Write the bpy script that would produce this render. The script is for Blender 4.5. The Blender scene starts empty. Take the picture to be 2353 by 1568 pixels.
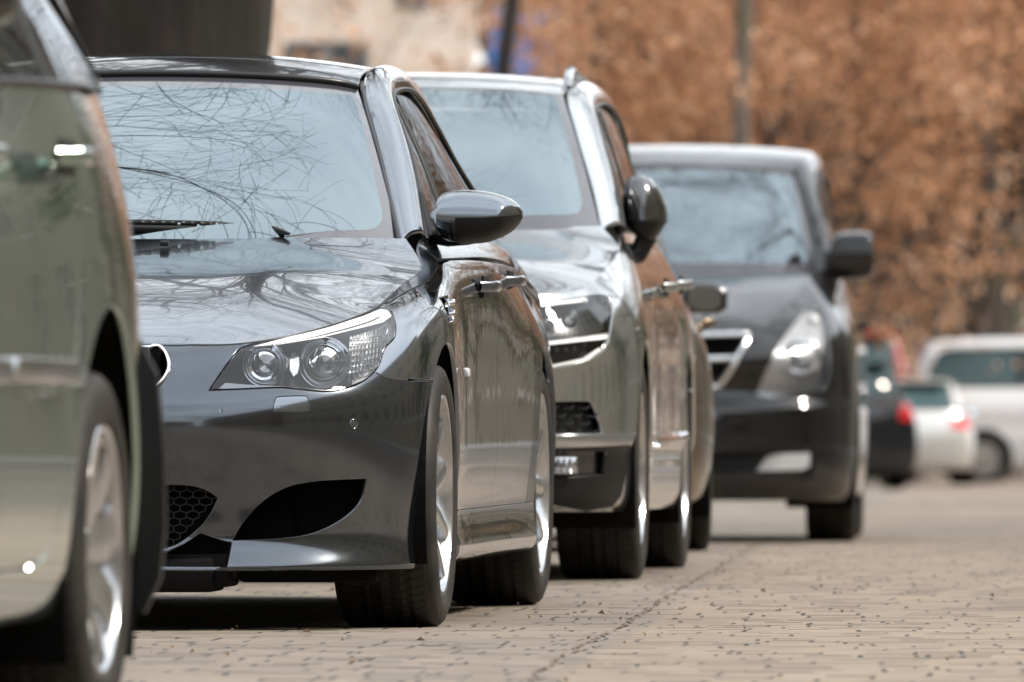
import bpy, bmesh, math, random
import numpy as np
from mathutils import Vector, Matrix
from mathutils.bvhtree import BVHTree
from mathutils.geometry import delaunay_2d_cdt
rad = math.radians
SC = bpy.context.scene
COL = SC.collection

# ------------------------------------------------------------------ camera
K = 26700.0 / 2353.0            # focal length in picture widths
CAMZ = 0.44
cd = bpy.data.cameras.new('camera')
cam = bpy.data.objects.new('camera', cd); COL.objects.link(cam)
cd.sensor_width = 36.0; cd.lens = K * 36.0
cd.shift_y = (1035 - 784) / 2353.0
cd.clip_start = 0.5; cd.clip_end = 3000
cam.location = (0, 0, CAMZ); cam.rotation_euler = (rad(90), 0, 0)
cd.dof.use_dof = True; cd.dof.focus_distance = 28.6
cd.dof.aperture_fstop = (cd.lens / 1000) / 0.047
SC.camera = cam

# ------------------------------------------------------------------ world, sun, exposure
SUN_EL, SUN_AZ = rad(48), rad(100)      # azimuth clockwise from +Y (the view direction)
w = bpy.data.worlds.new('World'); SC.world = w; w.use_nodes = True
nt = w.node_tree; nt.nodes.clear()
sky = nt.nodes.new('ShaderNodeTexSky'); sky.sky_type = 'NISHITA'; sky.sun_disc = False
sky.sun_elevation = SUN_EL; sky.sun_rotation = SUN_AZ
sky.air_density = 1.0; sky.dust_density = 2.5; sky.ozone_density = 2.0
tc = nt.nodes.new('ShaderNodeTexCoord')
mp = nt.nodes.new('ShaderNodeMapping'); mp.inputs['Scale'].default_value = (1, 1, 2.6)
ns = nt.nodes.new('ShaderNodeTexNoise'); ns.inputs['Scale'].default_value = 1.7
ns.inputs['Detail'].default_value = 5; ns.inputs['Roughness'].default_value = .55
cr = nt.nodes.new('ShaderNodeMapRange'); cr.inputs[1].default_value = .34; cr.inputs[2].default_value = .66
cr.inputs[3].default_value = .66; cr.inputs[4].default_value = 1.0
mx = nt.nodes.new('ShaderNodeMix'); mx.data_type = 'RGBA'
mx.inputs['B'].default_value = (11.2, 11.8, 12.3, 1)    # thin high cloud, in the sky texture's own units
bg = nt.nodes.new('ShaderNodeBackground'); bg.inputs['Strength'].default_value = .14
wo = nt.nodes.new('ShaderNodeOutputWorld')
L = nt.links.new
L(tc.outputs['Generated'], mp.inputs[0]); L(mp.outputs[0], ns.inputs['Vector']); L(ns.outputs['Fac'], cr.inputs[0])
L(cr.outputs[0], mx.inputs['Factor']); L(sky.outputs[0], mx.inputs['A']); L(mx.outputs['Result'], bg.inputs['Color'])
L(bg.outputs[0], wo.inputs[0])
sd = bpy.data.lights.new('sun', 'SUN'); sd.energy = 4.3; sd.angle = rad(4.5); sd.color = (1, .91, .79)
sun = bpy.data.objects.new('sun', sd); COL.objects.link(sun)
_d = Vector((math.sin(SUN_AZ) * math.cos(SUN_EL), math.cos(SUN_AZ) * math.cos(SUN_EL), math.sin(SUN_EL)))
sun.rotation_euler = _d.to_track_quat('Z', 'Y').to_euler()
SC.view_settings.view_transform = 'Standard'; SC.view_settings.look = 'None'
SC.view_settings.exposure = 0.25; SC.view_settings.gamma = 1.0
SC.render.engine = 'CYCLES'
SC.cycles.max_bounces = 10; SC.cycles.transparent_max_bounces = 16
SC.cycles.glossy_bounces = 6; SC.cycles.diffuse_bounces = 3
SC.cycles.caustics_reflective = False; SC.cycles.caustics_refractive = False
SC.cycles.sample_clamp_indirect = 8

# ------------------------------------------------------------------ materials
def newmat(name):
    m = bpy.data.materials.new(name); m.use_nodes = True
    return m, m.node_tree, m.node_tree.nodes['Principled BSDF']
def pmat(name, col, rough=.5, metal=0, coat=0, coat_r=.02, spec=.5, bump=None, var=None, ior=None, emit=None):
    m, t, p = newmat(name)
    p.inputs['Base Color'].default_value = (*col, 1); p.inputs['Roughness'].default_value = rough
    p.inputs['Metallic'].default_value = metal; p.inputs['Coat Weight'].default_value = coat
    p.inputs['Coat Roughness'].default_value = coat_r; p.inputs['Specular IOR Level'].default_value = spec
    if ior: p.inputs['IOR'].default_value = ior
    if emit: p.inputs['Emission Color'].default_value = (*emit[0], 1); p.inputs['Emission Strength'].default_value = emit[1]
    g = None
    if var or bump:
        g = t.nodes.new('ShaderNodeTexCoord')
    if var:                                     # (scale, amount): soft dirt variation of the colour
        n = t.nodes.new('ShaderNodeTexNoise'); n.inputs['Scale'].default_value = var[0]; n.inputs['Detail'].default_value = 6
        r = t.nodes.new('ShaderNodeMapRange'); r.inputs[1].default_value = .3; r.inputs[2].default_value = .7
        r.inputs[3].default_value = 1 - var[1]; r.inputs[4].default_value = 1 + var[1]
        v = t.nodes.new('ShaderNodeMix'); v.data_type = 'RGBA'; v.blend_type = 'MULTIPLY'; v.inputs['Factor'].default_value = 1
        v.inputs['A'].default_value = (*col, 1)
        t.links.new(g.outputs['Object'], n.inputs['Vector']); t.links.new(n.outputs['Fac'], r.inputs[0])
        t.links.new(r.outputs[0], v.inputs['B']); t.links.new(v.outputs['Result'], p.inputs['Base Color'])
    if bump:                                    # (scale, strength, distance)
        n = t.nodes.new('ShaderNodeTexNoise'); n.inputs['Scale'].default_value = bump[0]; n.inputs['Detail'].default_value = 5
        b = t.nodes.new('ShaderNodeBump'); b.inputs['Strength'].default_value = bump[1]; b.inputs['Distance'].default_value = bump[2]
        t.links.new(g.outputs['Object'], n.inputs['Vector']); t.links.new(n.outputs['Fac'], b.inputs['Height'])
        t.links.new(b.outputs[0], p.inputs['Normal'])
    return m
def paint(name, col, metal=.7, rough=.2, dirt=.12):
    """clear-coated car paint with a thin, uneven film of road dust low down"""
    m, t, p = newmat(name); N = t.nodes.new; Lk = t.links.new
    p.inputs['Metallic'].default_value = metal; p.inputs['Roughness'].default_value = rough; p.inputs['Specular IOR Level'].default_value = .5 if metal > .5 else .08
    p.inputs['Coat Weight'].default_value = 1; p.inputs['Coat Roughness'].default_value = .015; p.inputs['Coat IOR'].default_value = 1.6
    g = N('ShaderNodeTexCoord')
    n = N('ShaderNodeTexNoise'); n.inputs['Scale'].default_value = 6; n.inputs['Detail'].default_value = 8; n.inputs['Roughness'].default_value = .65
    sp = N('ShaderNodeSeparateXYZ'); lo = N('ShaderNodeMapRange'); lo.inputs[1].default_value = .75; lo.inputs[2].default_value = .12
    mu = N('ShaderNodeMath'); mu.operation = 'MULTIPLY'; mu2 = N('ShaderNodeMath'); mu2.operation = 'MULTIPLY'; mu2.inputs[1].default_value = dirt
    mxx = N('ShaderNodeMix'); mxx.data_type = 'RGBA'; mxx.inputs['A'].default_value = (*col, 1); mxx.inputs['B'].default_value = (.16, .135, .11, 1)
    Lk(g.outputs['Object'], n.inputs['Vector']); Lk(g.outputs['Object'], sp.inputs[0]); Lk(sp.outputs['Z'], lo.inputs[0])
    Lk(n.outputs['Fac'], mu.inputs[0]); Lk(lo.outputs[0], mu.inputs[1]); Lk(mu.outputs[0], mu2.inputs[0])
    Lk(mu2.outputs[0], mxx.inputs['Factor']); Lk(mxx.outputs['Result'], p.inputs['Base Color'])
    # very fine flakes / orange peel
    fn = N('ShaderNodeTexNoise'); fn.inputs['Scale'].default_value = 9; fn.inputs['Detail'].default_value = 2
    b = N('ShaderNodeBump'); b.inputs['Strength'].default_value = .06; b.inputs['Distance'].default_value = .004
    Lk(g.outputs['Object'], fn.inputs['Vector']); Lk(fn.outputs['Fac'], b.inputs['Height']); Lk(b.outputs[0], p.inputs['Coat Normal'])
    return m
def glassmat(name, tint=(.12, .14, .15), refl=(.9, .95, 1), f0=.12, clear=.5, rough=0.0):
    """coated automotive glass: mirror by Fresnel over a tinted see-through pane"""
    m = bpy.data.materials.new(name); m.use_nodes = True; t = m.node_tree; t.nodes.clear(); N = t.nodes.new
    o = N('ShaderNodeOutputMaterial'); mixs = N('ShaderNodeMixShader'); tr = N('ShaderNodeBsdfTransparent'); gl = N('ShaderNodeBsdfGlossy')
    tr.inputs[0].default_value = (*[clear * (1 - .3 * (1 - c)) for c in tint], 1); gl.inputs[0].default_value = (*refl, 1); gl.inputs['Roughness'].default_value = rough
    lw = N('ShaderNodeFresnel'); lw.inputs[0].default_value = (1 + math.sqrt(f0)) / (1 - math.sqrt(f0))
    t.links.new(lw.outputs[0], mixs.inputs[0]); t.links.new(tr.outputs[0], mixs.inputs[1]); t.links.new(gl.outputs[0], mixs.inputs[2])
    t.links.new(mixs.outputs[0], o.inputs[0])
    return m

# ------------------------------------------------------------------ objects
def props(o, label=None, cat=None, group=None, kind=None):
    if label: o['label'] = label
    if cat: o['category'] = cat
    if group: o['group'] = group
    if kind: o['kind'] = kind
    return o
def empty(name, loc=(0, 0, 0), rz=0, **k):
    o = bpy.data.objects.new(name, None); COL.objects.link(o); o.location = loc; o.rotation_euler = (0, 0, rz)
    o.empty_display_size = .2
    return props(o, **k)
def meshobj(name, verts, faces, mat, parent=None, normals=None, smooth=True, uvs=None):
    me = bpy.data.meshes.new(name)
    me.from_pydata([tuple(map(float, v)) for v in verts], [], [tuple(int(i) for i in f) for f in faces])
    if isinstance(mat, (list, tuple)):
        for q in mat: me.materials.append(q)
    else: me.materials.append(mat)
    if smooth: me.polygons.foreach_set('use_smooth', [True] * len(me.polygons))
    me.update()
    if normals is not None:
        me.normals_split_custom_set_from_vertices([tuple(map(float, n)) for n in normals])
    if uvs is not None:
        ul = me.uv_layers.new(name='uv'); li = np.zeros(len(me.loops), int); me.loops.foreach_get('vertex_index', li)
        ul.data.foreach_set('uv', np.asarray(uvs, float)[li].ravel())
    o = bpy.data.objects.new(name, me); COL.objects.link(o)
    if parent: o.parent = parent
    return o
class MB:
    """collects simple solids into one mesh"""
    def __init__(s): s.v = []; s.f = []
    def add(s, v, f):
        b = len(s.v); s.v += [tuple(p) for p in v]; s.f += [tuple(i + b for i in q) for q in f]; return s
    def box(s, a, b, bev=0.0, M=None):
        x0, y0, z0 = a; x1, y1, z1 = b; bm = bmesh.new()
        vs = [bm.verts.new(p) for p in ((x0, y0, z0), (x1, y0, z0), (x1, y1, z0), (x0, y1, z0), (x0, y0, z1), (x1, y0, z1), (x1, y1, z1), (x0, y1, z1))]
        for q in ((3, 2, 1, 0), (4, 5, 6, 7), (0, 1, 5, 4), (1, 2, 6, 5), (2, 3, 7, 6), (3, 0, 4, 7)): bm.faces.new([vs[i] for i in q])
        if bev: bmesh.ops.bevel(bm, geom=bm.edges[:], offset=bev, segments=2, affect='EDGES', profile=.5)
        bm.verts.ensure_lookup_table(); bm.verts.index_update()
        if M: bm.transform(M)
        s.add([v.co[:] for v in bm.verts], [[v.index for v in f.verts] for f in bm.faces]); bm.free(); return s
    def tube(s, pts, radii, n=8, cap=True):
        pts = [Vector(p) for p in pts]
        if not hasattr(radii, '__len__'): radii = [radii] * len(pts)
        vs = []; fs = []; up = Vector((0, 0, 1))
        for i, p in enumerate(pts):
            t = (pts[min(i + 1, len(pts) - 1)] - pts[max(i - 1, 0)]).normalized()
            a = t.cross(up if abs(t.z) < .95 else Vector((1, 0, 0))).normalized(); b = t.cross(a)
            for k in range(n):
                q = 2 * math.pi * k / n; vs.append(p + (a * math.cos(q) + b * math.sin(q)) * radii[i])
        for i in range(len(pts) - 1):
            for k in range(n):
                fs.append((i * n + k, i * n + (k + 1) % n, (i + 1) * n + (k + 1) % n, (i + 1) * n + k))
        if cap: fs.append(tuple(range(n))); fs.append(tuple(range(len(vs) - 1, len(vs) - 1 - n, -1)))
        return s.add(vs, fs)
    def lathe(s, prof, n=64, M=None, closed=False):
        """prof: (radius, axial) pairs turned about local X"""
        vs = []; fs = []; m = len(prof)
        for k in range(n):
            q = 2 * math.pi * k / n
            for r, a in prof: vs.append((a, r * math.cos(q), r * math.sin(q)))
        for k in range(n):
            k2 = (k + 1) % n
            for j in range(m if closed else m - 1):
                j2 = (j + 1) % m; fs.append((k * m + j, k * m + j2, k2 * m + j2, k2 * m + j))
        if M: vs = [M @ Vector(v) for v in vs]
        return s.add(vs, fs)
    def prism(s, poly, a, b):
        """poly in the XZ plane swept along Y from a to b"""
        n = len(poly); vs = [(x, a, z) for x, z in poly] + [(x, b, z) for x, z in poly]
        fs = [tuple(range(n))[::-1], tuple(range(n, 2 * n))] + [(i, (i + 1) % n, n + (i + 1) % n, n + i) for i in range(n)]
        return s.add(vs, fs)
    def build(s, name, mat, parent=None, smooth=False, autos=None):
        o = meshobj(name, s.v, s.f, mat, parent, smooth=smooth or bool(autos))
        if autos: o.data.set_sharp_from_angle(angle=rad(autos))
        return o

# ------------------------------------------------------------------ smooth body surfaces
def smooth(a, b, x):
    t = min(1, max(0, (x - a) / (b - a))); return t * t * (3 - 2 * t)
_ZG = ([-1e4, 18, 25, 30, 32, 36.3, 39, 43.5, 48, 54, 1e5], [-.03, -.03, 0, 0, .018, .038, .047, .064, .048, 0, 0])
def zg(y):
    """height of the paving: it swells a few centimetres under the parked cars"""
    return float(sum(np.interp(y + d, *_ZG) for d in (-1, -.5, 0, .5, 1)) / 5)
class Surf:
    """tensor-product cubic B-spline through a control net; first column on the centre plane (mirrored) when mirror=True"""
    def __init__(s, net, f=.55, mirror=True, mirror_end=False):
        n = np.array(net, float)                     # columns x rows x 3
        if mirror:
            m = n[1:][::-1].copy(); m[..., 0] *= -1; n = np.concatenate([m, n], 0)
        s.c0 = len(net) - 1 if mirror else 0
        s.net = n; s.C, s.R = n.shape[:2]
        for _ in range(2):
            gi, gj = np.meshgrid(np.arange(s.C), np.arange(s.R), indexing='ij')
            cur = s.ev(gi.ravel(), gj.ravel()).reshape(n.shape)
            s.net = s.net + f * (n - cur)
    def pad(s):
        n = s.net
        n = np.concatenate([2 * n[:1] - n[1:2], n, 2 * n[-1:] - n[-2:-1]], 0)
        return np.concatenate([2 * n[:, :1] - n[:, 1:2], n, 2 * n[:, -1:] - n[:, -2:-1]], 1)
    @staticmethod
    def bas(t):
        return np.stack([(1 - t) ** 3, 3 * t ** 3 - 6 * t * t + 4, -3 * t ** 3 + 3 * t * t + 3 * t + 1, t ** 3], -1) / 6
    @staticmethod
    def dbas(t):
        return np.stack([-3 * (1 - t) ** 2, 9 * t * t - 12 * t, -9 * t * t + 6 * t + 3, 3 * t * t], -1) / 6
    def ev(s, u, v, d=False):
        P = s.pad(); u = np.clip(np.asarray(u, float), 0, s.C - 1); v = np.clip(np.asarray(v, float), 0, s.R - 1)
        iu = np.minimum(u.astype(int), s.C - 2); iv = np.minimum(v.astype(int), s.R - 2); tu = u - iu; tv = v - iv
        bu, bv = s.bas(tu), s.bas(tv); out = 0
        G = np.stack([np.stack([P[iu + a, iv + b] for b in range(4)], 1) for a in range(4)], 1)
        out = np.einsum('na,nb,nabk->nk', bu, bv, G)
        if not d: return out
        du = np.einsum('na,nb,nabk->nk', s.dbas(tu), bv, G); dv = np.einsum('na,nb,nabk->nk', bu, s.dbas(tv), G)
        nn = np.cross(du, dv); nn /= np.maximum(np.linalg.norm(nn, axis=1, keepdims=True), 1e-9)
        return out, nn
    def prepare(s, sub=(8, 8), half=True):
        u0 = s.c0 if half else 0
        us = np.linspace(u0, s.C - 1, int((s.C - 1 - u0) * sub[0]) + 1); vs = np.linspace(0, s.R - 1, (s.R - 1) * sub[1] + 1)
        U, V = np.meshgrid(us, vs, indexing='ij'); p = s.ev(U.ravel(), V.ravel()); a, b = len(us), len(vs)
        tri = []; s.tuv = []
        for i in range(a - 1):
            for j in range(b - 1):
                q = (i * b + j, (i + 1) * b + j, (i + 1) * b + j + 1, i * b + j + 1)
                tri.append((q[0], q[1], q[2])); tri.append((q[0], q[2], q[3]))
        s.uv = np.stack([U.ravel(), V.ravel()], 1); s.pts = p; s.tri = tri; s.grid = (us, vs)
        s.bvh = BVHTree.FromPolygons([Vector(x) for x in p], tri)
        return s
    def hit(s, o, d):
        loc, n, i, dist = s.bvh.ray_cast(Vector(o), Vector(d).normalized())
        if loc is None: return None
        return s.bary(i, loc), np.array(loc)
    def near(s, q):
        loc, n, i, dist = s.bvh.find_nearest(Vector(q)); return s.bary(i, loc), np.array(loc)
    def bary(s, i, loc):
        a, b, c = s.tri[i]; A, B, Cc = s.pts[a], s.pts[b], s.pts[c]; q = np.array(loc)
        v0, v1, v2 = B - A, Cc - A, q - A; d00, d01, d11, d20, d21 = v0 @ v0, v0 @ v1, v1 @ v1, v2 @ v0, v2 @ v1
        den = d00 * d11 - d01 * d01
        if abs(den) < 1e-18: return s.uv[a]
        l1 = (d11 * d20 - d01 * d21) / den; l2 = (d00 * d21 - d01 * d20) / den
        return (1 - l1 - l2) * s.uv[a] + l1 * s.uv[b] + l2 * s.uv[c]

def resample(pts, step, closed=True):
    p = np.array(pts, float); out = []; n = len(p)
    for i in range(n if closed else n - 1):
        a, b = p[i], p[(i + 1) % n]; k = max(1, int(math.ceil(np.linalg.norm(b - a) / step)))
        for j in range(k): out.append(a + (b - a) * j / k)
    if not closed: out.append(p[-1])
    return np.array(out)
def curve(pts, n=8, closed=False):
    """Catmull-Rom through 2D/3D points; a point given twice is a corner"""
    p = [np.array(q, float) for q in pts]; m = len(p); out = []
    for i in range(m if closed else m - 1):
        g = (lambda k: p[k % m]) if closed else (lambda k: p[min(max(k, 0), m - 1)])
        a, b, c, d = g(i - 1), g(i), g(i + 1), g(i + 2)
        if np.allclose(b, c): continue
        for j in range(n):
            t = j / n
            out.append(.5 * ((2 * b) + (c - a) * t + (2 * a - 5 * b + 4 * c - d) * t * t + (3 * b - a - 3 * c + d) * t ** 3))
    if not closed: out.append(p[-1])
    return np.array(out)
def stroke(pl, w):
    """outline of a thin band of width w round a 2D polyline"""
    p = np.array(pl, float); t = np.gradient(p, axis=0); t /= np.maximum(np.linalg.norm(t, axis=1, keepdims=True), 1e-9)
    n = np.stack([-t[:, 1], t[:, 0]], 1) * w / 2
    return np.concatenate([p + n, (p - n)[::-1]], 0)
def inpoly(P, poly):
    x, y = P[:, 0], P[:, 1]; px, py = poly[:, 0], poly[:, 1]; ins = np.zeros(len(P), bool); j = len(poly) - 1
    for i in range(len(poly)):
        c = ((py[i] > y) != (py[j] > y)) & (x < (px[j] - px[i]) * (y - py[i]) / (py[j] - py[i] + 1e-15) + px[i])
        ins ^= c; j = i
    return ins
class Skin:
    """cuts a Surf into panels: closed loops in uv with a key; '' = cut away"""
    def __init__(s, surf, sub=(10, 9), umin=None, umax=None, vmin=0, vmax=None):
        s.vmin = vmin; s.vmax = surf.R - 1 if vmax is None else vmax
        s.s = surf; s.loops = []; s.sub = sub; s.umin = surf.c0 if umin is None else umin; s.umax = surf.C - 1 if umax is None else umax
    def add(s, key, uv): s.loops.append((key, np.array(uv))); return s
    def run(s):
        us = np.linspace(s.umin, s.umax, int((s.umax - s.umin) * s.sub[0]) + 1); vs = np.linspace(s.vmin, s.vmax, int((s.s.R - 1) * s.sub[1]) + 1)
        U, V = np.meshgrid(us, vs, indexing='ij'); pts = [np.stack([U.ravel(), V.ravel()], 1)]; edges = []; base = U.size
        for key, l in s.loops:
            l = l.copy(); l[:, 0] = np.clip(l[:, 0], s.umin, s.umax); l[:, 1] = np.clip(l[:, 1], s.vmin, s.vmax)
            n = len(l); pts.append(l); edges += [(base + i, base + (i + 1) % n) for i in range(n)]; base += n
        P = np.concatenate(pts, 0)
        V2, E2, F2, _, _, _ = delaunay_2d_cdt([Vector(p) for p in P], edges, [], 0, 1e-6, False)
        V2 = np.array([v[:] for v in V2]); F = np.array([f[:] for f in F2 if len(f) == 3])
        cen = V2[F].mean(1)
        a = V2[F[:, 1]] - V2[F[:, 0]]; b = V2[F[:, 2]] - V2[F[:, 0]]; ar = np.abs(a[:, 0] * b[:, 1] - a[:, 1] * b[:, 0])
        key = np.array(['#'] * len(F), dtype=object)
        for k, l in s.loops: key[inpoly(cen, l)] = k
        key[ar < 1e-9] = ''
        s.V = V2; s.F = F; s.cen = cen
        s.pos, s.nor = s.s.ev(V2[:, 0], V2[:, 1], True)
        # connected pieces of the uncut remainder
        idx = np.where(key == '#')[0]; em = {}; par = {int(i): int(i) for i in idx}
        def find(x):
            while par[x] != x: par[x] = par[par[x]]; x = par[x]
            return x
        for i in idx:
            f = F[i]
            for e in ((f[0], f[1]), (f[1], f[2]), (f[2], f[0])):
                e = (min(e), max(e))
                if e in em: par[find(int(i))] = find(em[e])
                else: em[e] = int(i)
        for i in idx: key[i] = '#%d' % find(int(i))
        s.key = key; return s
    def at(s, uv):
        d = ((s.cen - np.array(uv)) ** 2).sum(1); d[[not str(k).startswith('#') for k in s.key]] = 1e9
        return s.key[int(d.argmin())]
    def panel(s, key, name, mat, parent, mirror=False, only_mirror=False, flange=.012, off=0.0, label=None):
        F = s.F[s.key == key]
        if len(F) == 0: print('EMPTY PANEL', name, key); return None
        ids, inv = np.unique(F.ravel(), return_inverse=True); T = inv.reshape(-1, 3); P = s.pos[ids] + s.nor[ids] * off; Nn = s.nor[ids]
        # orient
        fn = np.cross(P[T[:, 1]] - P[T[:, 0]], P[T[:, 2]] - P[T[:, 0]]); flip = (fn * Nn[T].mean(1)).sum(1) < 0; T[flip] = T[flip][:, ::-1]
        V = [P]; NN = [Nn]; FF = [tuple(t) for t in T]
        if flange:
            cnt = {}
            for t in T:
                for a, b in ((t[0], t[1]), (t[1], t[2]), (t[2], t[0])): cnt[(a, b)] = 1
            bd = [(a, b) for (a, b) in cnt if (b, a) not in cnt]
            if mirror: bd = [(a, b) for a, b in bd if not (abs(P[a][0]) < 1e-4 and abs(P[b][0]) < 1e-4)]
            out = {}
            for a, b in bd:
                t = P[b] - P[a]; o = np.cross(t, Nn[a]); o /= max(np.linalg.norm(o), 1e-9)
                out[a] = out.get(a, 0) + o; out[b] = out.get(b, 0) + o
            m = {}; ev = []; en = []; base = len(P)
            for k, o in out.items():
                o = o / max(np.linalg.norm(o), 1e-9); m[k] = base + len(ev)
                ev += [P[k], P[k] + o * .0012 - Nn[k] * .0014, P[k] - Nn[k] * flange]
                q = o * .8 + Nn[k] * .6; en += [Nn[k] * .9 + o * .44, q, o]
            for a, b in bd:
                A, B = m[a], m[b]; FF += [(B, A, A + 1, B + 1), (B + 1, A + 1, A + 2, B + 2)]
            if ev: V.append(np.array(ev)); NN.append(np.array(en))
        V = np.concatenate(V, 0); NN = np.concatenate(NN, 0)
        if mirror or only_mirror:
            Vm = V * [-1, 1, 1]; Nm = NN * [-1, 1, 1]; Fm = [tuple(i + (0 if only_mirror else len(V)) for i in f[::-1]) for f in FF]
            if only_mirror: V, NN, FF = Vm, Nm, Fm
            else: V = np.concatenate([V, Vm], 0); NN = np.concatenate([NN, Nm], 0); FF = FF + Fm
        o = meshobj(name, V, FF, mat, parent, normals=NN)
        if label: o['label'] = label
        return o
def ray(M, x, y):
    """ray of picture point (x, y in 2353 px wide units) in a car's own frame, M = its matrix"""
    inv = M.inverted(); o = inv @ Vector((0, 0, CAMZ)); d = inv.to_3x3() @ Vector(((x - 1176.5) / 26700, 1, (1035 - y) / 26700))
    return o, d
def fuv(surf, M, pts, step=4, closed=True):
    out = []; 
    for q in (resample(pts, step, closed) if step else pts):
        h = surf.hit(*ray(M, *q))
        if h is not None: out.append(h[0])
    return np.array(out)
def suv(surf, pts, step=.02, closed=True, side=1):
    out = []
    for q in (resample(pts, step, closed) if step else pts):
        h = surf.hit((3, q[0], q[1]), (-1, 0, 0))
        if h is None: h = surf.near((.9, q[0], q[1]))
        out.append(h[0])
    return np.array(out)
def liner(surf, name, mat, parent, off=.02, skip=None, sub=(3, 3), vmin=0):
    """dark inner shell a little inside the body so that gaps read black"""
    us = np.linspace(0, surf.C - 1, (surf.C - 1) * sub[0] + 1); vs = np.linspace(vmin, surf.R - 1, (surf.R - 1) * sub[1] + 1)
    U, V = np.meshgrid(us, vs, indexing='ij'); p, n = surf.ev(U.ravel(), V.ravel(), True); sg = surf.sign
    p = p - n * off * sg; b = len(vs); f = []
    for i in range(len(us) - 1):
        for j in range(b - 1):
            q = (i * b + j, (i + 1) * b + j, (i + 1) * b + j + 1, i * b + j + 1)
            c = p[list(q)].mean(0)
            if skip is None or not skip(c): f.append(q)
    return meshobj(name, p, f, mat, parent)
# ------------------------------------------------------------------ shared materials and car pieces
M = {}
M['black'] = pmat('black_plastic', (.007, .0075, .008), .42, spec=.35, bump=(180, .2, .002))
M['void'] = pmat('unlit_liner', (.006, .006, .006), .9, spec=.1)
M['rubber'] = pmat('rubber_seal', (.012, .012, .013), .35)
M['tyre_inner'] = pmat('brake_iron', (.07, .065, .06), .5, metal=.8, var=(30, .3))
M['rim'] = pmat('rim_silver', (.55, .56, .58), .22, metal=.9, coat=.6, var=(14, .18))
M['chrome'] = pmat('chrome', (.82, .84, .86), .06, metal=1)
M['satin'] = pmat('satin_metal', (.62, .63, .65), .24, metal=1)
M['reflector'] = pmat('lamp_reflector', (.75, .77, .8), .12, metal=1)
M['lampblack'] = pmat('lamp_housing', (.05, .054, .06), .22, metal=.5)
M['lampgrey'] = pmat('lamp_housing_grey', (.30, .31, .33), .25, metal=.7)
M['lip'] = pmat('bumper_lip_plastic', (.004, .004, .0045), .6, spec=.12)
M['dglass'] = pmat('privacy_glass', (.035, .075, .08), .08, spec=.5)
M['lamppale'] = pmat('pale_lamp_bowl', (.62, .64, .68), .3, metal=.55, coat=1)
M['clear'] = glassmat('lamp_lens', (1, 1, 1), (1, 1, 1), .05, .98)
M['bead'] = glassmat('projector_glass', (.75, .8, .85), (1, 1, 1), .16, .75)
M['wglass'] = glassmat('windscreen_glass', (.55, .75, .72), (.80, .94, 1.0), .33, .55)
M['sglass'] = glassmat('side_glass', (.2, .22, .2), (.9, .93, .97), .20, .18)
M['mirrorglass'] = pmat('mirror_glass', (.75, .78, .8), .02, metal=1)
M['amber'] = pmat('amber_lens', (.8, .25, .03), .15, coat=1)
M['white_lens'] = pmat('ribbed_white_lens', (.75, .75, .75), .15, coat=1)
M['red_lens'] = pmat('red_lens', (.6, .012, .015), .12, coat=1)
M['cabin'] = pmat('cabin_trim', (.045, .045, .047), .7)
M['seat'] = pmat('seat_leather', (.07, .065, .062), .5)
M['black_gloss'] = pmat('gloss_black', (.012, .012, .013), .08, coat=1)
M['frit'] = pmat('glass_border', (.05, .05, .06), .12, coat=1)

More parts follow.
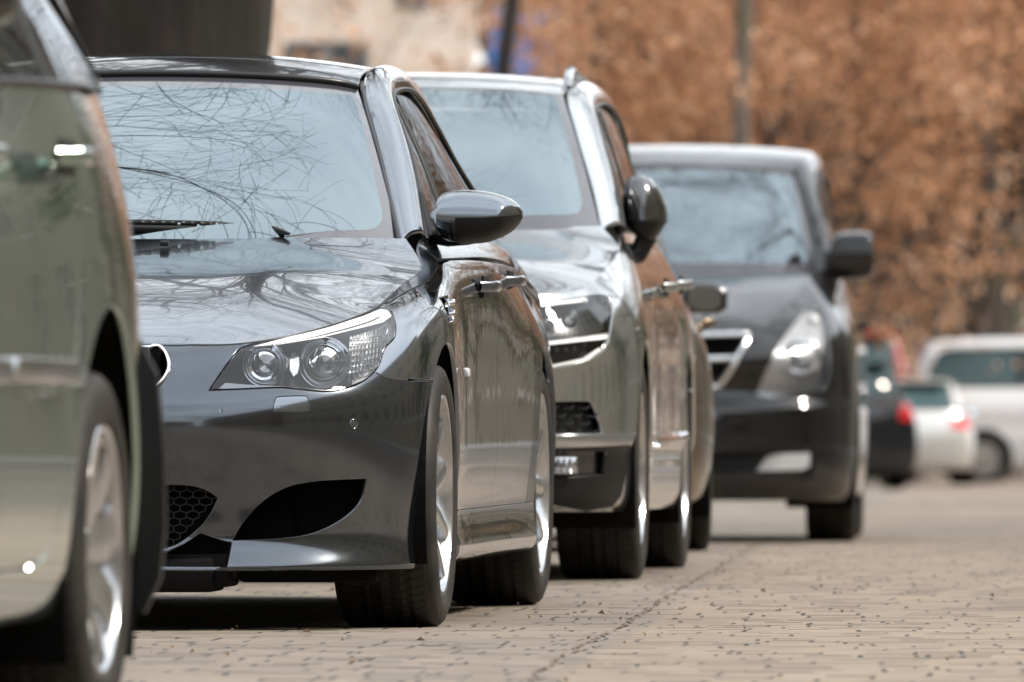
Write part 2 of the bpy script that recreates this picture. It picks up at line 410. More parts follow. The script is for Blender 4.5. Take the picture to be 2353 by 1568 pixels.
def tyremat():
    m, t, p = newmat('tyre_rubber'); N = t.nodes.new; Lk = t.links.new
    p.inputs['Roughness'].default_value = .6; p.inputs['Specular IOR Level'].default_value = .3
    uv = N('ShaderNodeUVMap'); uv.uv_map = 'uv'; sp = N('ShaderNodeSeparateXYZ'); Lk(uv.outputs[0], sp.inputs[0])
    def ma(op, a, b=None, c=None):
        n = N('ShaderNodeMath'); n.operation = op
        for i, q in enumerate((a, b, c)):
            if q is None: continue
            if isinstance(q, (int, float)): n.inputs[i].default_value = q
            else: Lk(q, n.inputs[i])
        return n.outputs[0]
    U, Vv = sp.outputs['X'], sp.outputs['Y']
    # V: 0 outer bead .. 1 inner bead; tread runs .27 .. .73
    sw = ma('MULTIPLY', ma('SUBTRACT', Vv, .5), 5.2)                     # slanted grooves
    ph = ma('FRACT', ma('ADD', ma('MULTIPLY', U, 74), ma('ABSOLUTE', sw)))
    gr = ma('LESS_THAN', ph, .2)
    ph2 = ma('FRACT', ma('ADD', ma('MULTIPLY', U, 296), ma('MULTIPLY', Vv, 40))); si = ma('MULTIPLY', ma('LESS_THAN', ph2, .28), .35)
    tread = ma('MULTIPLY', ma('GREATER_THAN', Vv, .24), ma('LESS_THAN', Vv, .76))
    rib = 0
    for c in (.40, .47, .53, .60):
        rr_ = ma('LESS_THAN', ma('ABSOLUTE', ma('SUBTRACT', Vv, c)), .009); rib = rr_ if rib == 0 else ma('MAXIMUM', rib, rr_)
    h = ma('MULTIPLY', ma('MAXIMUM', ma('MAXIMUM', gr, si), rib), tread)
    # lettering-like relief is left out; a few concentric rings on the sidewall
    ring = ma('MULTIPLY', ma('LESS_THAN', ma('FRACT', ma('MULTIPLY', Vv, 38)), .22), ma('SUBTRACT', 1, tread))
    h = ma('ADD', h, ma('MULTIPLY', ring, .12))
    b = N('ShaderNodeBump'); b.inputs['Strength'].default_value = 1; b.inputs['Distance'].default_value = .014; b.invert = True
    Lk(h, b.inputs['Height']); Lk(b.outputs[0], p.inputs['Normal'])
    g = N('ShaderNodeTexCoord'); n = N('ShaderNodeTexNoise'); n.inputs['Scale'].default_value = 9; n.inputs['Detail'].default_value = 7
    Lk(g.outputs['Object'], n.inputs['Vector'])
    mr = N('ShaderNodeMapRange'); mr.inputs[1].default_value = .35; mr.inputs[2].default_value = .75; Lk(n.outputs['Fac'], mr.inputs[0])
    mx_ = N('ShaderNodeMix'); mx_.data_type = 'RGBA'; mx_.inputs['A'].default_value = (.014, .014, .014, 1); mx_.inputs['B'].default_value = (.040, .035, .030, 1)
    Lk(mr.outputs[0], mx_.inputs['Factor'])
    m2 = N('ShaderNodeMix'); m2.data_type = 'RGBA'; m2.inputs['B'].default_value = (.0015, .0015, .0015, 1)
    Lk(mx_.outputs['Result'], m2.inputs['A']); Lk(ma('MULTIPLY', h, .9), m2.inputs['Factor'])
    Lk(m2.outputs['Result'], p.inputs['Base Color'])
    return m
M['tyre'] = tyremat()

_wheelcache = {}
def wheel(car, x, y, R=.33, W=.245, rr=.24, spokes=5, twin=True, key='a', side=1, steer=0, spin=0, hubcap=False, z=None):
    """wheel part: an Empty with tyre, rim and brake_disc; axis along local X, +X outward"""
    e = empty('wheel', (x, y, (R if z is None else z) - .006)); e.parent = car
    e.rotation_euler = (spin, 0, 0 if side > 0 else math.pi); e.rotation_euler[2] += steer
    if key not in _wheelcache:
        h = W / 2
        prof = [(rr - .004, h - .020), (rr + .006, h - .012), (rr + .018, h - .003), ((R + rr) / 2, h + .004), (R - .030, h - .001), (R - .018, h - .006),
                (R - .010, h - .014), (R - .0045, h - .026)]
        tr = []
        gp = [(-.62, .014), (-.22, .012), (.22, .012), (.62, .014)]; hh = h - .034
        xs = sorted([hh, -hh] + [q for c, wd in gp for q in (c * hh - wd / 2, c * hh - wd / 2 + .001, c * hh + wd / 2 - .001, c * hh + wd / 2)], reverse=True)
        for a in xs:
            deep = any(abs(a - c * hh) < wd / 2 - .0005 for c, wd in gp)
            tr.append((R - (.008 if deep else 0) - .004 * (a / hh) ** 2, a))
        prof = prof + tr + [(r, -a) for r, a in prof[::-1]]
        n = 144; vs = []; uvs = []; fs = []; m = len(prof)
        L_ = [0]
        for i in range(1, m): L_.append(L_[-1] + math.hypot(prof[i][0] - prof[i - 1][0], prof[i][1] - prof[i - 1][1]))
        for k in range(n + 1):
            q = 2 * math.pi * k / n
            for j, (r, a) in enumerate(prof): vs.append((a, r * math.cos(q), r * math.sin(q))); uvs.append((k / n, L_[j] / L_[-1]))
        for k in range(n):
            for j in range(m - 1): fs.append((k * m + j, k * m + j + 1, (k + 1) * m + j + 1, (k + 1) * m + j))
        ty = meshobj('tyre', vs, fs, M['tyre'], e, uvs=uvs); ty.data.set_sharp_from_angle(angle=rad(50))
        rm = MB()
        rm.lathe([(rr + .004, h - .013), (rr + .009, h - .009), (rr + .006, h - .004), (rr - .004, h - .006), (rr - .010, h - .016), (rr - .018, h - .04), (rr - .024, -h + .01)], 96)
        if hubcap:
            rm.lathe([(rr - .006, h - .014), (rr - .03, h - .012), (rr - .06, h - .02), (.07, h - .004), (.035, h + .004), (0.001, h + .005)], 96)
            for k in range(12):
                q = 2 * math.pi * k / 12
                Mx = Matrix.Rotation(q, 4, 'X'); rm.box((h - .018, .085, -.018), (h - .006, rr - .035, .018), .004, Mx)
        else:
            hub = .062
            rm.lathe([(hub + .02, h - .075), (hub + .012, h - .05), (hub, h - .042), (.034, h - .040), (.030, h - .034), (.001, h - .032)], 48)
            secs = [(hub - .01, .0), (.10, .010), (rr * .62, .020), (rr * .85, .026), (rr - .012, .030)]
            for k in range(spokes):
                for sg in ((-1, 1) if twin else (0,)):
                    q0 = 2 * math.pi * k / spokes; v = []; f = []
                    for i, (r, up) in enumerate(secs):
                        t = i / (len(secs) - 1); wd = (.017 if twin else .034) + .010 * t
                        off = sg * (.014 + .075 * (r - hub)* (1 if twin else 0) / .1 * .55)
                        a0 = h - .046 + up
                        for (dx, dw) in ((0, -1), (.004, -.4), (.004, .4), (0, 1), (-.028, .8), (-.028, -.8)):
                            yy = r; zz = off + dw * wd; c, s_ = math.cos(q0), math.sin(q0)
                            v.append((a0 + dx, yy * c - zz * s_, yy * s_ + zz * c))
                    for i in range(len(secs) - 1):
                        for j in range(6): f.append((i * 6 + j, i * 6 + (j + 1) % 6, (i + 1) * 6 + (j + 1) % 6, (i + 1) * 6 + j))
                    f.append((24, 25, 26, 27, 28, 29)); rm.add(v, f)
            for k in range(5):
                q = 2 * math.pi * (k + .5) / 5; rm.tube([(h - .05, .05 * math.cos(q), .05 * math.sin(q)), (h - .038, .05 * math.cos(q), .05 * math.sin(q))], .008, 8)
        ri = rm.build('rim', M['rim'] if not hubcap else M['hubgrey'], e, autos=35)
        bk = MB().lathe([(.001, h - .09), (rr * .78, h - .09), (rr * .78, h - .115), (.001, h - .115)], 48)
        bk.box((h - .13, -rr * .35, rr * .45), (h - .075, rr * .35, rr * .85), .01)
        bd = bk.build('brake_disc', M['tyre_inner'], e, autos=30)
        _wheelcache[key] = (ty.data, ri.data, bd.data)
    else:
        for nm, me in zip(('tyre', 'rim', 'brake_disc'), _wheelcache[key]):
            o = bpy.data.objects.new(nm, me); COL.objects.link(o); o.parent = e
    return e
M['hubgrey'] = pmat('hubcap_grey', (.32, .31, .29), .45, metal=.4, var=(12, .2))
def arch_loop(y, z, r, flat=.0, bottom=-.3, n=40, ry=None):
    """wheel opening in side view: circle top, straight sides down past the sill"""
    ry = ry or r; pts = [(y - ry * 1.02, bottom)]
    for k in range(n + 1):
        a = math.pi * (1.08 - 1.16 * k / n); pts.append((y + ry * math.cos(a), z + r * math.sin(a)))
    pts.append((y + ry * 1.02, bottom)); return pts
def arch_liner(car, y, z, r, xin, xout, side, name='wheel_arch_liner'):
    v = []; f = []; n = 24
    for k in range(n + 1):
        a = math.pi * (1.15 - 1.3 * k / n)
        for x in (xout, xin): v.append((side * x, y + r * math.cos(a), z + r * math.sin(a)))
    for k in range(n): f.append((2 * k, 2 * k + 1, 2 * k + 3, 2 * k + 2))
    c = len(v); v += [(side * xin, y, z - r * .3)]
    for k in range(n): f.append((c, 2 * k + 1, 2 * k + 3))
    return meshobj(name, v, f, M['void'], car, smooth=False)
# ------------------------------------------------------------------ the dark grey sedan (main subject)
P_grey = paint('dark_grey_paint', (.20, .225, .26), .96, .15, .05)
bmw = empty('parked_car', (-1.133, 28.25, -.004), -rad(5.0), label='dark grey sedan with twin round headlamp lenses and a honeycomb lower grille', cat='car', group='cars parked along the kerb')
bmw.rotation_euler[0] = .0062       # nose a touch down: the rear wheels stand higher
MB_ = Matrix.Translation(bmw.location) @ bmw.rotation_euler.to_matrix().to_4x4()
RB = MB_.to_3x3()
def colpts(bx, by, ins, dy, z): return [(bx - i, by + d, h) for i, d, h in zip(ins, dy, z)]
A = []
z0 = [.150, .163, .20, .245, .31, .41, .52, .578, .63, .67, .70]; d0 = [.025, .018, .048, .058, .035, .010, 0, .022, .06, .10, .145]; o0 = [0] * 11
def zz(z): return z0[:5] + z
A.append(colpts(0, 0, o0, d0, z0)); A.append(colpts(.16, .006, o0, d0, z0))
A.append(colpts(.32, .022, o0, d0, z0)); A.append(colpts(.465, .052, [0] * 8 + [.002, .004, .006], [.025, .018, .046, .055, .035, .01, 0, .02, .055, .085, .115], z0))
A.append(colpts(.62, .115, o0, [.022, .016, .042, .050, .032, .008, 0, .02, .07, .12, .175], zz([.41, .52, .585, .645, .695, .733])))
A.append(colpts(.755, .215, [.008, .005, .008, .008, .003, 0, 0, .002, .008, .02, .035], [.018, .014, .030, .036, .025, .006, 0, .02, .09, .18, .275], zz([.41, .52, .595, .665, .73, .773])))
A.append(colpts(.838, .34, [.016, .012, .016, .014, .008, 0, 0, .003, .015, .045, .085], [.012, .01, .02, .02, .01, 0, 0, .018, .09, .19, .32], zz([.41, .52, .60, .69, .76, .80])))
A.append(colpts(.884, .50, [.024, .02, .02, .016, .008, 0, 0, .003, .012, .05, .115], [.01, .01, .01, .01, .006, 0, 0, .015, .06, .16, .32], zz([.41, .52, .61, .715, .79, .832])))
A.append(colpts(.908, .80, [.035, .03, .025, .016, .010, .002, 0, 0, .008, .05, .118], [0] * 8 + [.04, .1, .2], zz([.41, .54, .66, .76, .83, .866])))
A.append(colpts(.905, 1.14, [.03, .01, 0, .012, .012, 0, 0, .002, .014, .045, .095], [0] * 9 + [.03, .06], zz([.41, .56, .69, .79, .86, .898])))
A.append(colpts(.893, 1.42, [.03, .005, -.005, .012, .012, 0, 0, .002, .012, .045, .125], o0, zz([.42, .56, .70, .83, .915, .972])))
A.append(colpts(.897, 2.05, [.03, .005, -.008, .012, .012, 0, 0, .003, .018, .05, .12], o0, zz([.42, .56, .71, .85, .935, .988])))
A.append(colpts(.903, 2.7, [.03, .005, -.008, .012, .012, 0, 0, .003, .022, .055, .125], o0, zz([.42, .56, .72, .86, .95, 1.0])))
A.append(colpts(.910, 3.25, [.03, .005, 0, .012, .010, 0, 0, .008, .045, .075, .14], o0, zz([.42, .56, .72, .87, .955, 1.01])))
A.append(colpts(.922, 3.72, [.03, .02, .01, .010, .006, 0, 0, .018, .085, .105, .175], o0, zz([.42, .56, .72, .87, .96, 1.015])))
A.append(colpts(.895, 4.15, [.03, .02, .015, .010, .006, 0, 0, .018, .09, .125, .21], o0, zz([.42, .56, .72, .87, .96, 1.02])))
A.append(colpts(.83, 4.55, [.03, .02, .015, .010, .006, 0, 0, .002, .025, .09, .24], [0] * 8 + [-.02, -.05, -.1], zz([.42, .56, .72, .87, .97, 1.03])))
for bx, by in ((.62, 4.78), (.3, 4.85), (0, 4.87)): A.append(colpts(bx, by, o0, [-.05, -.04, -.03, -.02, -.01, 0, 0, -.01, -.04, -.06, -.1], zz([.42, .56, .72, .87, .98, 1.04])))
SA = Surf(A); SA.sign = 1; SA.prepare((10, 6))
AX1, AX2, WR = .83, 3.72, .335
skA = Skin(SA, (12, 8))
F_ = lambda pts, step=3: fuv(SA, MB_, pts, step)
# headlamp
lamp_px = curve([(477, 899), (477, 899), (510, 850), (543, 806), (560, 796), (581, 789), (629, 774), (731, 751), (834, 719), (878, 700), (896, 704), (911, 742), (909, 776), (886, 803), (870, 846), (834, 879), (790, 896), (748, 902), (690, 897), (640, 893), (560, 896)], 6, True)
lampout = F_(lamp_px)
skA.add('', lampout)
# inner lens slightly smaller so that a black gap shows round the lamp
def shrink(px, k):
    p = np.array(px, float); t = np.roll(p, -1, 0) - np.roll(p, 1, 0); t /= np.maximum(np.linalg.norm(t, axis=1, keepdims=True), 1e-6)
    n = np.stack([-t[:, 1], t[:, 0]], 1); a = 0.5 * (p[:, 0] * np.roll(p[:, 1], -1) - np.roll(p[:, 0], -1) * p[:, 1]).sum()
    return p + n * k * (1 if a > 0 else -1)
skA.add('lamp', F_(shrink(lamp_px, 4)))
_bu = F_([(583, 796), (640, 781), (731, 758), (834, 727), (874, 711), (890, 713), (899, 725), (880, 739), (834, 751), (731, 776), (640, 791)])
skA.add('brow', _bu[SA.ev(_bu[:, 0], _bu[:, 1])[:, 1] < .70])
# washer flap (a hairline ring), parking sensor ring
flap = curve([(627, 940), (632, 918), (640, 911), (700, 909), (709, 916), (711, 938), (706, 945), (636, 947)], 5, True)
skA.add('', F_(flap)); skA.add('flap', F_(shrink(flap, 2.6)))
circ = lambda cx, cy, r, n=24, ry=None: [(cx + r * math.cos(2 * math.pi * k / n), cy + (ry or r) * math.sin(2 * math.pi * k / n)) for k in range(n)]
skA.add('', F_(circ(813, 973, 9.5, 24, 12), 2)); skA.add('sensor', F_(circ(813, 973, 7.2, 24, 9.5), 2))
# air intakes
intake = curve([(533, 1243), (560, 1199), (604, 1152), (661, 1119), (727, 1106), (790, 1102), (845, 1100), (845, 1100), (832, 1148), (806, 1180), (762, 1209), (705, 1230), (630, 1239), (534, 1243)], 6, True)
skA.add('', F_(intake))
skA.add('', F_([(110, 1281), (300, 1277), (385, 1265), (423, 1249), (460, 1225), (500, 1238), (534, 1247), (521, 1312), (522, 1330), (110, 1330)]))
grille = [(100, 1116), (300, 1114), (388, 1114), (441, 1117), (476, 1128), (502, 1145), (481, 1187), (454, 1218), (419, 1244), (382, 1260), (300, 1272), (100, 1276)]
# centre grille: from the centre plane outwards
def centre_loop(pts, surf, sk):
    uv = F_([p for p in pts if True]); l = [q for q in uv if q[0] >= surf.c0 + .02]
    l = np.array(l); top, bot = l[0].copy(), l[-1].copy(); top[0] = surf.c0 - .3; bot[0] = surf.c0 - .3
    return np.concatenate([[top], l, [bot]], 0)
gl_ = fuv(SA, MB_, curve([(160, 1114), (300, 1113), (388, 1114), (441, 1117), (476, 1128), (502, 1145), (502, 1145), (481, 1187), (454, 1218), (419, 1244), (382, 1260), (300, 1272), (160, 1276)], 5), 3, False)
gl_ = np.concatenate([[[SA.c0 - .2, gl_[0][1]]], gl_, [[SA.c0 - .2, gl_[-1][1]]]], 0)
skA.add('', gl_)
# kidney (right one)
kid = curve([(338, 800), (352, 797), (370, 800), (384, 822), (388, 845), (378, 868), (362, 885), (345, 893), (240, 893), (190, 880), (180, 840), (190, 800), (260, 796)], 6, True)
skA.add('', F_(kid))
# wheel arches, seams
S_ = lambda pts, step=.015: suv(SA, pts, step)
skA.add('', S_(arch_loop(AX1, .335, .372, ry=.368)))
skA.add('', S_(arch_loop(AX2, .335, .372, ry=.368)))
seam = lambda pts, w=.0045: skA.add('', S_(stroke(resample(pts, .02, False), w), .02))
skA.add('', F_(stroke(curve([(862, 847), (866, 857), (885, 867), (910, 873), (950, 875.5), (985, 876)], 5), 3.2), 3))
seam([(.40, .616), (.50, .617), (.60, .618)])                                   # bumper / fender
seam(curve([(1.28, .13), (1.275, .4), (1.27, .65), (1.285, .80), (1.33, .90), (1.40, .98), (1.44, 1.03)], 6))      # fender / front door
seam(curve([(2.28, .13), (2.28, .4), (2.29, .8), (2.30, 1.01)], 6))             # front / rear door
seam(curve([(3.17, .13), (3.18, .33), (3.30, .62), (3.36, .80), (3.40, 1.02)], 6))   # rear door / quarter
seam([(1.16, .285), (1.26, .283), (2.3, .283), (3.2, .283), (3.3, .283), (3.4, .283)])    # doors / sill
seam([(4.02, .60), (4.3, .61), (4.6, .62)])
# side vent opening
vent = [(.93, .758), (1.09, .764), (1.11, .828), (.945, .822)]
skA.add('', S_(vent, .01))
skA.run()
bp_ = dict(mirror=True)
bumper = skA.panel(skA.at(fuv(SA, MB_, [(700, 1000)], None)[0]), 'front_bumper', P_grey, bmw, mirror=True)
for nm, q in (('front_fender', (1.0, .78)), ('front_door', (1.8, .6)), ('rear_door', (2.7, .6)), ('rear_fender', (3.75, .85)), ('sill', (2.3, .24))):
    k = skA.at(suv(SA, [q], None)[0])
    skA.panel(k, nm, P_grey, bmw); skA.panel(k, nm, P_grey, bmw, only_mirror=True)

def at(M_, x, y, ly):
    o, d = ray(M_, x, y); return o + d * ((ly - o.y) / d.y)
B_ = lambda x, y, ly: at(MB_, x, y, ly)
def inset_panel(sk, key, name, mat, **k): return sk.panel(key, name, mat, bmw, **k)
for om in (False, True):
    skA.panel('flap', 'washer_cover', P_grey, bmw, only_mirror=om, flange=.004)
    skA.panel('sensor', 'parking_sensor', P_grey, bmw, only_mirror=om, flange=.004, off=-.0005)
# ---- bonnet
top = [A[i][-1] for i in range(3, 10)] + [(.748, 1.385, .974)]
cz = [(.146, .700), (.25, .752), (.43, .812), (.60, .852), (.78, .888), (.96, .922), (1.12, .952), (1.23, .978)]
Bn = []
for t in (0, .2, .4, .58, .74, .88, 1.0):
    c = []
    for i, (o, (cy, czz)) in enumerate(zip(top, cz)):
        pz = 2.6 if i < 7 else 2.0
        z = czz + (o[2] - czz) * t ** pz
        if 1 <= i <= 6: z += .010 * math.exp(-((t - .55) / .16) ** 2) * (1 - abs(i - 3.5) / 4)     # power bulge ridge
        c.append((o[0] * t, cy + (o[1] - cy) * t ** 2.2, z))
    Bn.append(c)
SB = Surf(Bn, f=.6); SB.sign = 1; SB.prepare((10, 8))
skB = Skin(SB, (12, 12), umax=SB.C - 1 - .035, vmin=.085).run()
bonnet = skB.panel(skB.at((SB.c0 + 2, 3)), 'bonnet', P_grey, bmw, mirror=True, flange=.02)
_tu = np.linspace(SA.c0 - 7, SA.c0 + 7, 90); _tp = SA.ev(_tu, np.full(90, SA.R - 1.0)) + np.array([0, .003, .0005])
MB().tube(_tp, .0034, 6).build('bonnet_gap_shade', M['rubber'], bmw, smooth=True)  # dark tube puts the shade of the bonnet gap into colour
# ---- windscreen
def blendrows(bot, tp, n, bulge):
    net = []
    for b, t in zip(bot, tp):
        b, t = np.array(b), np.array(t); c = []
        for i in range(n):
            q = i / (n - 1); c.append(b + (t - b) * q + np.array(bulge) * 4 * q * (1 - q))
        net.append(c)
    return net
wb = [(0, 1.18, .955), (.25, 1.195, .955), (.47, 1.26, .958), (.63, 1.36, .962), (.722, 1.45, .966)]
wt = [(0, 2.02, 1.408), (.2, 2.028, 1.405), (.37, 2.055, 1.397), (.49, 2.10, 1.386), (.545, 2.15, 1.374)]
SW = Surf(blendrows(wb, wt, 5, (0, -.018, .022)), f=.6); SW.sign = 1; SW.prepare((8, 8))
skW = Skin(SW, (10, 10))
gl_px = curve([(190, 212), (300, 201), (412, 199), (617, 206), (790, 218), (808, 222), (826, 262), (852, 372), (872, 470), (876, 500), (866, 520), (845, 530), (760, 533), (500, 545), (190, 545)], 6, True)
W_ = lambda pts, step=4: fuv(SW, MB_, pts, step)
g0 = curve([(300, 199), (412, 199), (617, 206), (790, 218), (808, 222), (826, 262), (852, 372), (874, 470), (878, 500), (868, 519), (845, 527), (760, 530)], 6)
g0 = fuv(SW, MB_, g0, 4, False)
g0 = np.concatenate([[[SW.c0 - .2, g0[0][1]]], g0, [[SW.c0 + 1.2, .02], [SW.c0 - .2, .02]]], 0)
skW.add('glass', g0); skW.run()
skW.panel('glass', 'windscreen', M['wglass'], bmw, mirror=True, flange=0)
skW.panel(skW.at((SW.C - 1.02, 3)), 'windscreen_border', M['frit'], bmw, mirror=True, flange=.004)
# ---- roof
rt = []
prof = [(2.02, 1.412, 2.155, 1.380), (2.25, 1.452, 2.33, 1.417), (2.6, 1.482, 2.62, 1.443), (3.0, 1.484, 3.0, 1.443), (3.4, 1.462, 3.35, 1.42), (3.68, 1.425, 3.6, 1.38)]
for t in (0, .25, .5, .75, .92, 1.0):
    rt.append([((.548 if i == 0 else .545 - .008 * i) * t, yc + (ye - yc) * t * t, zc + (ze - zc) * t ** 2.4) for i, (yc, zc, ye, ze) in enumerate(prof)])
SR = Surf(rt, f=.6); SR.sign = 1; SR.prepare((8, 8))
skR = Skin(SR, (10, 10), umax=SR.C - 1 - .03)
sun_l = [(SR.c0 - .2, 1.35), (SR.c0 + 2.6, 1.35), (SR.c0 + 3.2, 1.42), (SR.c0 + 3.2, 3.3), (SR.c0 + 2.6, 3.5), (SR.c0 - .2, 3.5)]
sr = resample(curve(sun_l, 6), .08, False)
skR.add('', sr); sr2 = sr.copy(); sr2[:, 1] += np.where(sr2[:, 1] < 2, .03, -.03); sr2[:, 0] -= np.where(sr2[:, 0] > SR.c0 + 2.5, .04, 0)
skR.add('sunroof', sr2); skR.run()
skR.panel(skR.at((SR.c0 + 4.5, 2)), 'roof', P_grey, bmw, mirror=True, flange=.012)
skR.panel('sunroof', 'sunroof', P_grey, bmw, mirror=True, flange=.01)
# ---- pillars and roof rail
inn = [(.727, 1.44, .968), (.682, 1.63, 1.085), (.632, 1.84, 1.207), (.585, 2.03, 1.31), (.556, 2.19, 1.388), (.549, 2.45, 1.432), (.544, 2.8, 1.449), (.538, 3.15, 1.438), (.530, 3.5, 1.398), (.53, 3.8, 1.30), (.56, 4.1, 1.15), (.60, 4.3, 1.05)]
outr = [(.780, 1.56, .978), (.742, 1.76, 1.105), (.700, 1.93, 1.215), (.655, 2.08, 1.305), (.625, 2.27, 1.362), (.618, 2.5, 1.385), (.618, 2.8, 1.392), (.620, 3.1, 1.372), (.635, 3.4, 1.305), (.665, 3.65, 1.21), (.715, 3.88, 1.10), (.75, 4.1, 1.02)]
Pn = []
for a_, b_ in zip(inn, outr):
    a_, b_ = np.array(a_), np.array(b_); ax = np.array([1, 0, 0]); up = np.array([0, 0, 1])
    Pn.append([b_, b_ + (a_ - b_) * .22 + up * .020 + ax * .010, b_ + (a_ - b_) * .55 + up * .026 + ax * .006, b_ + (a_ - b_) * .82 + up * .015, a_])
SP = Surf(Pn, f=.5, mirror=False); SP.sign = 1; SP.prepare((8, 6), False)
skP = Skin(SP, (10, 8)).run()
for om in (False, True): skP.panel(skP.key[0], 'roof_pillar', P_grey, bmw, only_mirror=om, flange=.018)
# ---- side glass
Gn = []
for i, b_ in enumerate(outr):
    b_ = np.array(b_) + np.array([-.010, 0, -.004]); zb = .972 + .035 * min(1, max(0, (b_[1] - 1.5) / 1.6)); 
    lo = np.array([.772 - .02 * max(0, (b_[1] - 3.2)), b_[1], zb]); Gn.append([lo + (b_ - lo) * q + np.array([.010 * 4 * q * (1 - q), 0, 0]) for q in (0, .33, .66, 1)])
SG = Surf(Gn, f=.5, mirror=False); SG.sign = 1; SG.prepare((8, 6), False)
skG = Skin(SG, (10, 8))
skG.add('post', suv(SG, [(2.26, .93), (2.33, .93), (2.45, 1.42), (2.38, 1.42)], .03)); skG.run()
kf, kr = skG.at(suv(SG, [(2.0, 1.1)], None)[0]), skG.at(suv(SG, [(2.9, 1.1)], None)[0])
for om in (False, True):
    skG.panel(kf, 'front_side_window', M['sglass'], bmw, only_mirror=om, flange=0)
    skG.panel(kr, 'rear_side_window', M['sglass'], bmw, only_mirror=om, flange=0)
    skG.panel('post', 'door_post', M['black'], bmw, only_mirror=om, off=.004, flange=.006)
# window frame: thin dark and bright strips round the side glass
edge = [np.array(o) for o in outr[:-1]]
ec = curve([e + np.array([.003, 0, -.006]) for e in edge], 6)
for sg in (1, -1):
    MB().tube([(sg * p[0], p[1], p[2]) for p in ec], .007, 6).build('window_seal', M['rubber'], bmw, smooth=True)
    MB().tube([(sg * .781, 1.60, .983), (sg * .781, 2.3, .997), (sg * .786, 3.0, 1.008), (sg * .775, 3.6, 1.014), (sg * .745, 4.05, 1.02)], .008, 6).build('waist_trim', M['rubber'], bmw, smooth=True)
# windscreen rubber along the pillar and across the roof edge
wr = curve([(p[0] - .004, p[1], p[2] + .003) for p in inn[:5]], 6)
for sg in (1, -1): MB().tube([(sg * p[0], p[1], p[2]) for p in wr], .0062, 6).build('windscreen_seal', M['rubber'], bmw, smooth=True)
tp_ = [(t[0], t[1] - .004, t[2] + .006) for t in wt]; tp_ = [(-p[0], p[1], p[2]) for p in tp_[:0:-1]] + tp_
MB().tube(curve(tp_, 6), .009, 6).build('windscreen_top_seal', M['rubber'], bmw, smooth=True)
# ---- rear window and boot lid
bk = [(0, 4.35, 1.06), (.3, 4.34, 1.055), (.5, 4.3, 1.05), (.60, 4.28, 1.045)]; bt = [(0, 3.68, 1.425), (.25, 3.67, 1.418), (.42, 3.64, 1.405), (.51, 3.6, 1.38)]
SK = Surf(blendrows(bk, bt, 4, (0, .02, .03)), f=.5); SK.sign = -1; SK.prepare((6, 6))
skK = Skin(SK, (6, 6)).run(); skK.panel(skK.key[0], 'rear_window', M['sglass'], bmw, mirror=True, flange=0)
bk2 = [(0, 4.33, 1.055), (.3, 4.32, 1.055), (.55, 4.25, 1.05), (.74, 4.1, 1.02)]; bt2 = [(0, 4.77, 1.04), (.3, 4.75, 1.04), (.55, 4.68, 1.04), (.62, 4.5, 1.03)]
ST = Surf(blendrows(bk2, bt2, 4, (0, 0, .01)), f=.5); ST.sign = 1; ST.prepare((6, 6))
skT = Skin(ST, (6, 6)).run(); skT.panel(skT.key[0], 'boot_lid', P_grey, bmw, mirror=True)
# ---- dark shells and under-body
def skipA(c):
    x, y, z = abs(c[0]), c[1], c[2]
    if z > .99 or y > 1.3 and z > .93: return True
    for a in (AX1, AX2):
        if abs(y - a) < .47 and z < .78: return True
    if y < .42 and z < .42: return True
    if y < .75 and z > .56: return True
    return False
liner(SA, 'inner_shell', M['void'], bmw, skip=skipA)
for y in (AX1, AX2):
    for sg in (1, -1): arch_liner(bmw, y, .335, .385, .55, .885, sg)
ub = MB(); ub.box((-.84, 1.22, .16), (.84, 3.33, .30), .03); ub.box((-.58, .30, .17), (.58, 4.6, .32), .03); ub.box((-.62, .36, .24), (.62, .42, .60)); ub.box((-.7, 4.1, .25), (.7, 4.6, .5), .05)
ub.box((-.60, 1.24, .25), (.60, 1.30, .84)); ub.box((-.6, 4.2, .3), (.6, 4.3, .9))
ub.build('underbody', M['void'], bmw)
lip = MB(); a0, a1 = B_(490, 1362, .08), B_(496, 1352, .08)
lip.box((-a0.x, .085, a0.z), (a0.x, .34, a0.z + .085), .012); lip.box((-a0.x - .03, .11, a0.z + .012), (a0.x + .035, .34, a0.z + .095), .01); lip.box((-a0.x - .045, .13, a0.z + .03), (a0.x + .045, .34, a0.z + .165), .01)  # tallest box also stands in black for the bumper's shaded lower face
lip.build('lower_lip', M['lip'], bmw, autos=40)
# valance under the outer bumper: hanging splash shields
sh = MB(); 
for sg in (1, -1): MB().box((.44 if sg > 0 else -.78, .30, .118), (.78 if sg > 0 else -.44, .46, .16), .01).build('splash_shield', M['void'], bmw, autos=40)
# ---- bumper intakes: mesh in the centre, slats deep in the sides
hexm = MB(); pz = .0
def hexgrid(cx0, cx1, cz0, cz1, y, r, inside, w=.0013, d=.01):
    mbx = MB(); dx = r * math.sqrt(3); dz = r * 1.5 * .62; row = 0; z = cz0
    while z < cz1:
        x = cx0 + (row % 2) * dx / 2
        while x < cx1:
            if inside(x, z):
                p = [(x + r * math.sin(a), z + r * .62 * math.cos(a)) for a in [math.pi / 3 * k for k in range(6)]]
                for k in (0, 1, 2):
                    (x1, z1), (x2, z2) = p[k], p[k + 1]; l = math.hypot(x2 - x1, z2 - z1); nx, nz = -(z2 - z1) / l * w, (x2 - x1) / l * w
                    mbx.prism([(x1 + nx, z1 + nz), (x2 + nx, z2 + nz), (x2 - nx, z2 - nz), (x1 - nx, z1 - nz)], y, y + d)
            x += dx
        z += dz; row += 1
    return mbx
hexgrid(-.43, .43, .185, .37, .085, .018, lambda x, z: abs(x) < .26 + (z - .18) * .9).build('lower_grille', M['black'], bmw)
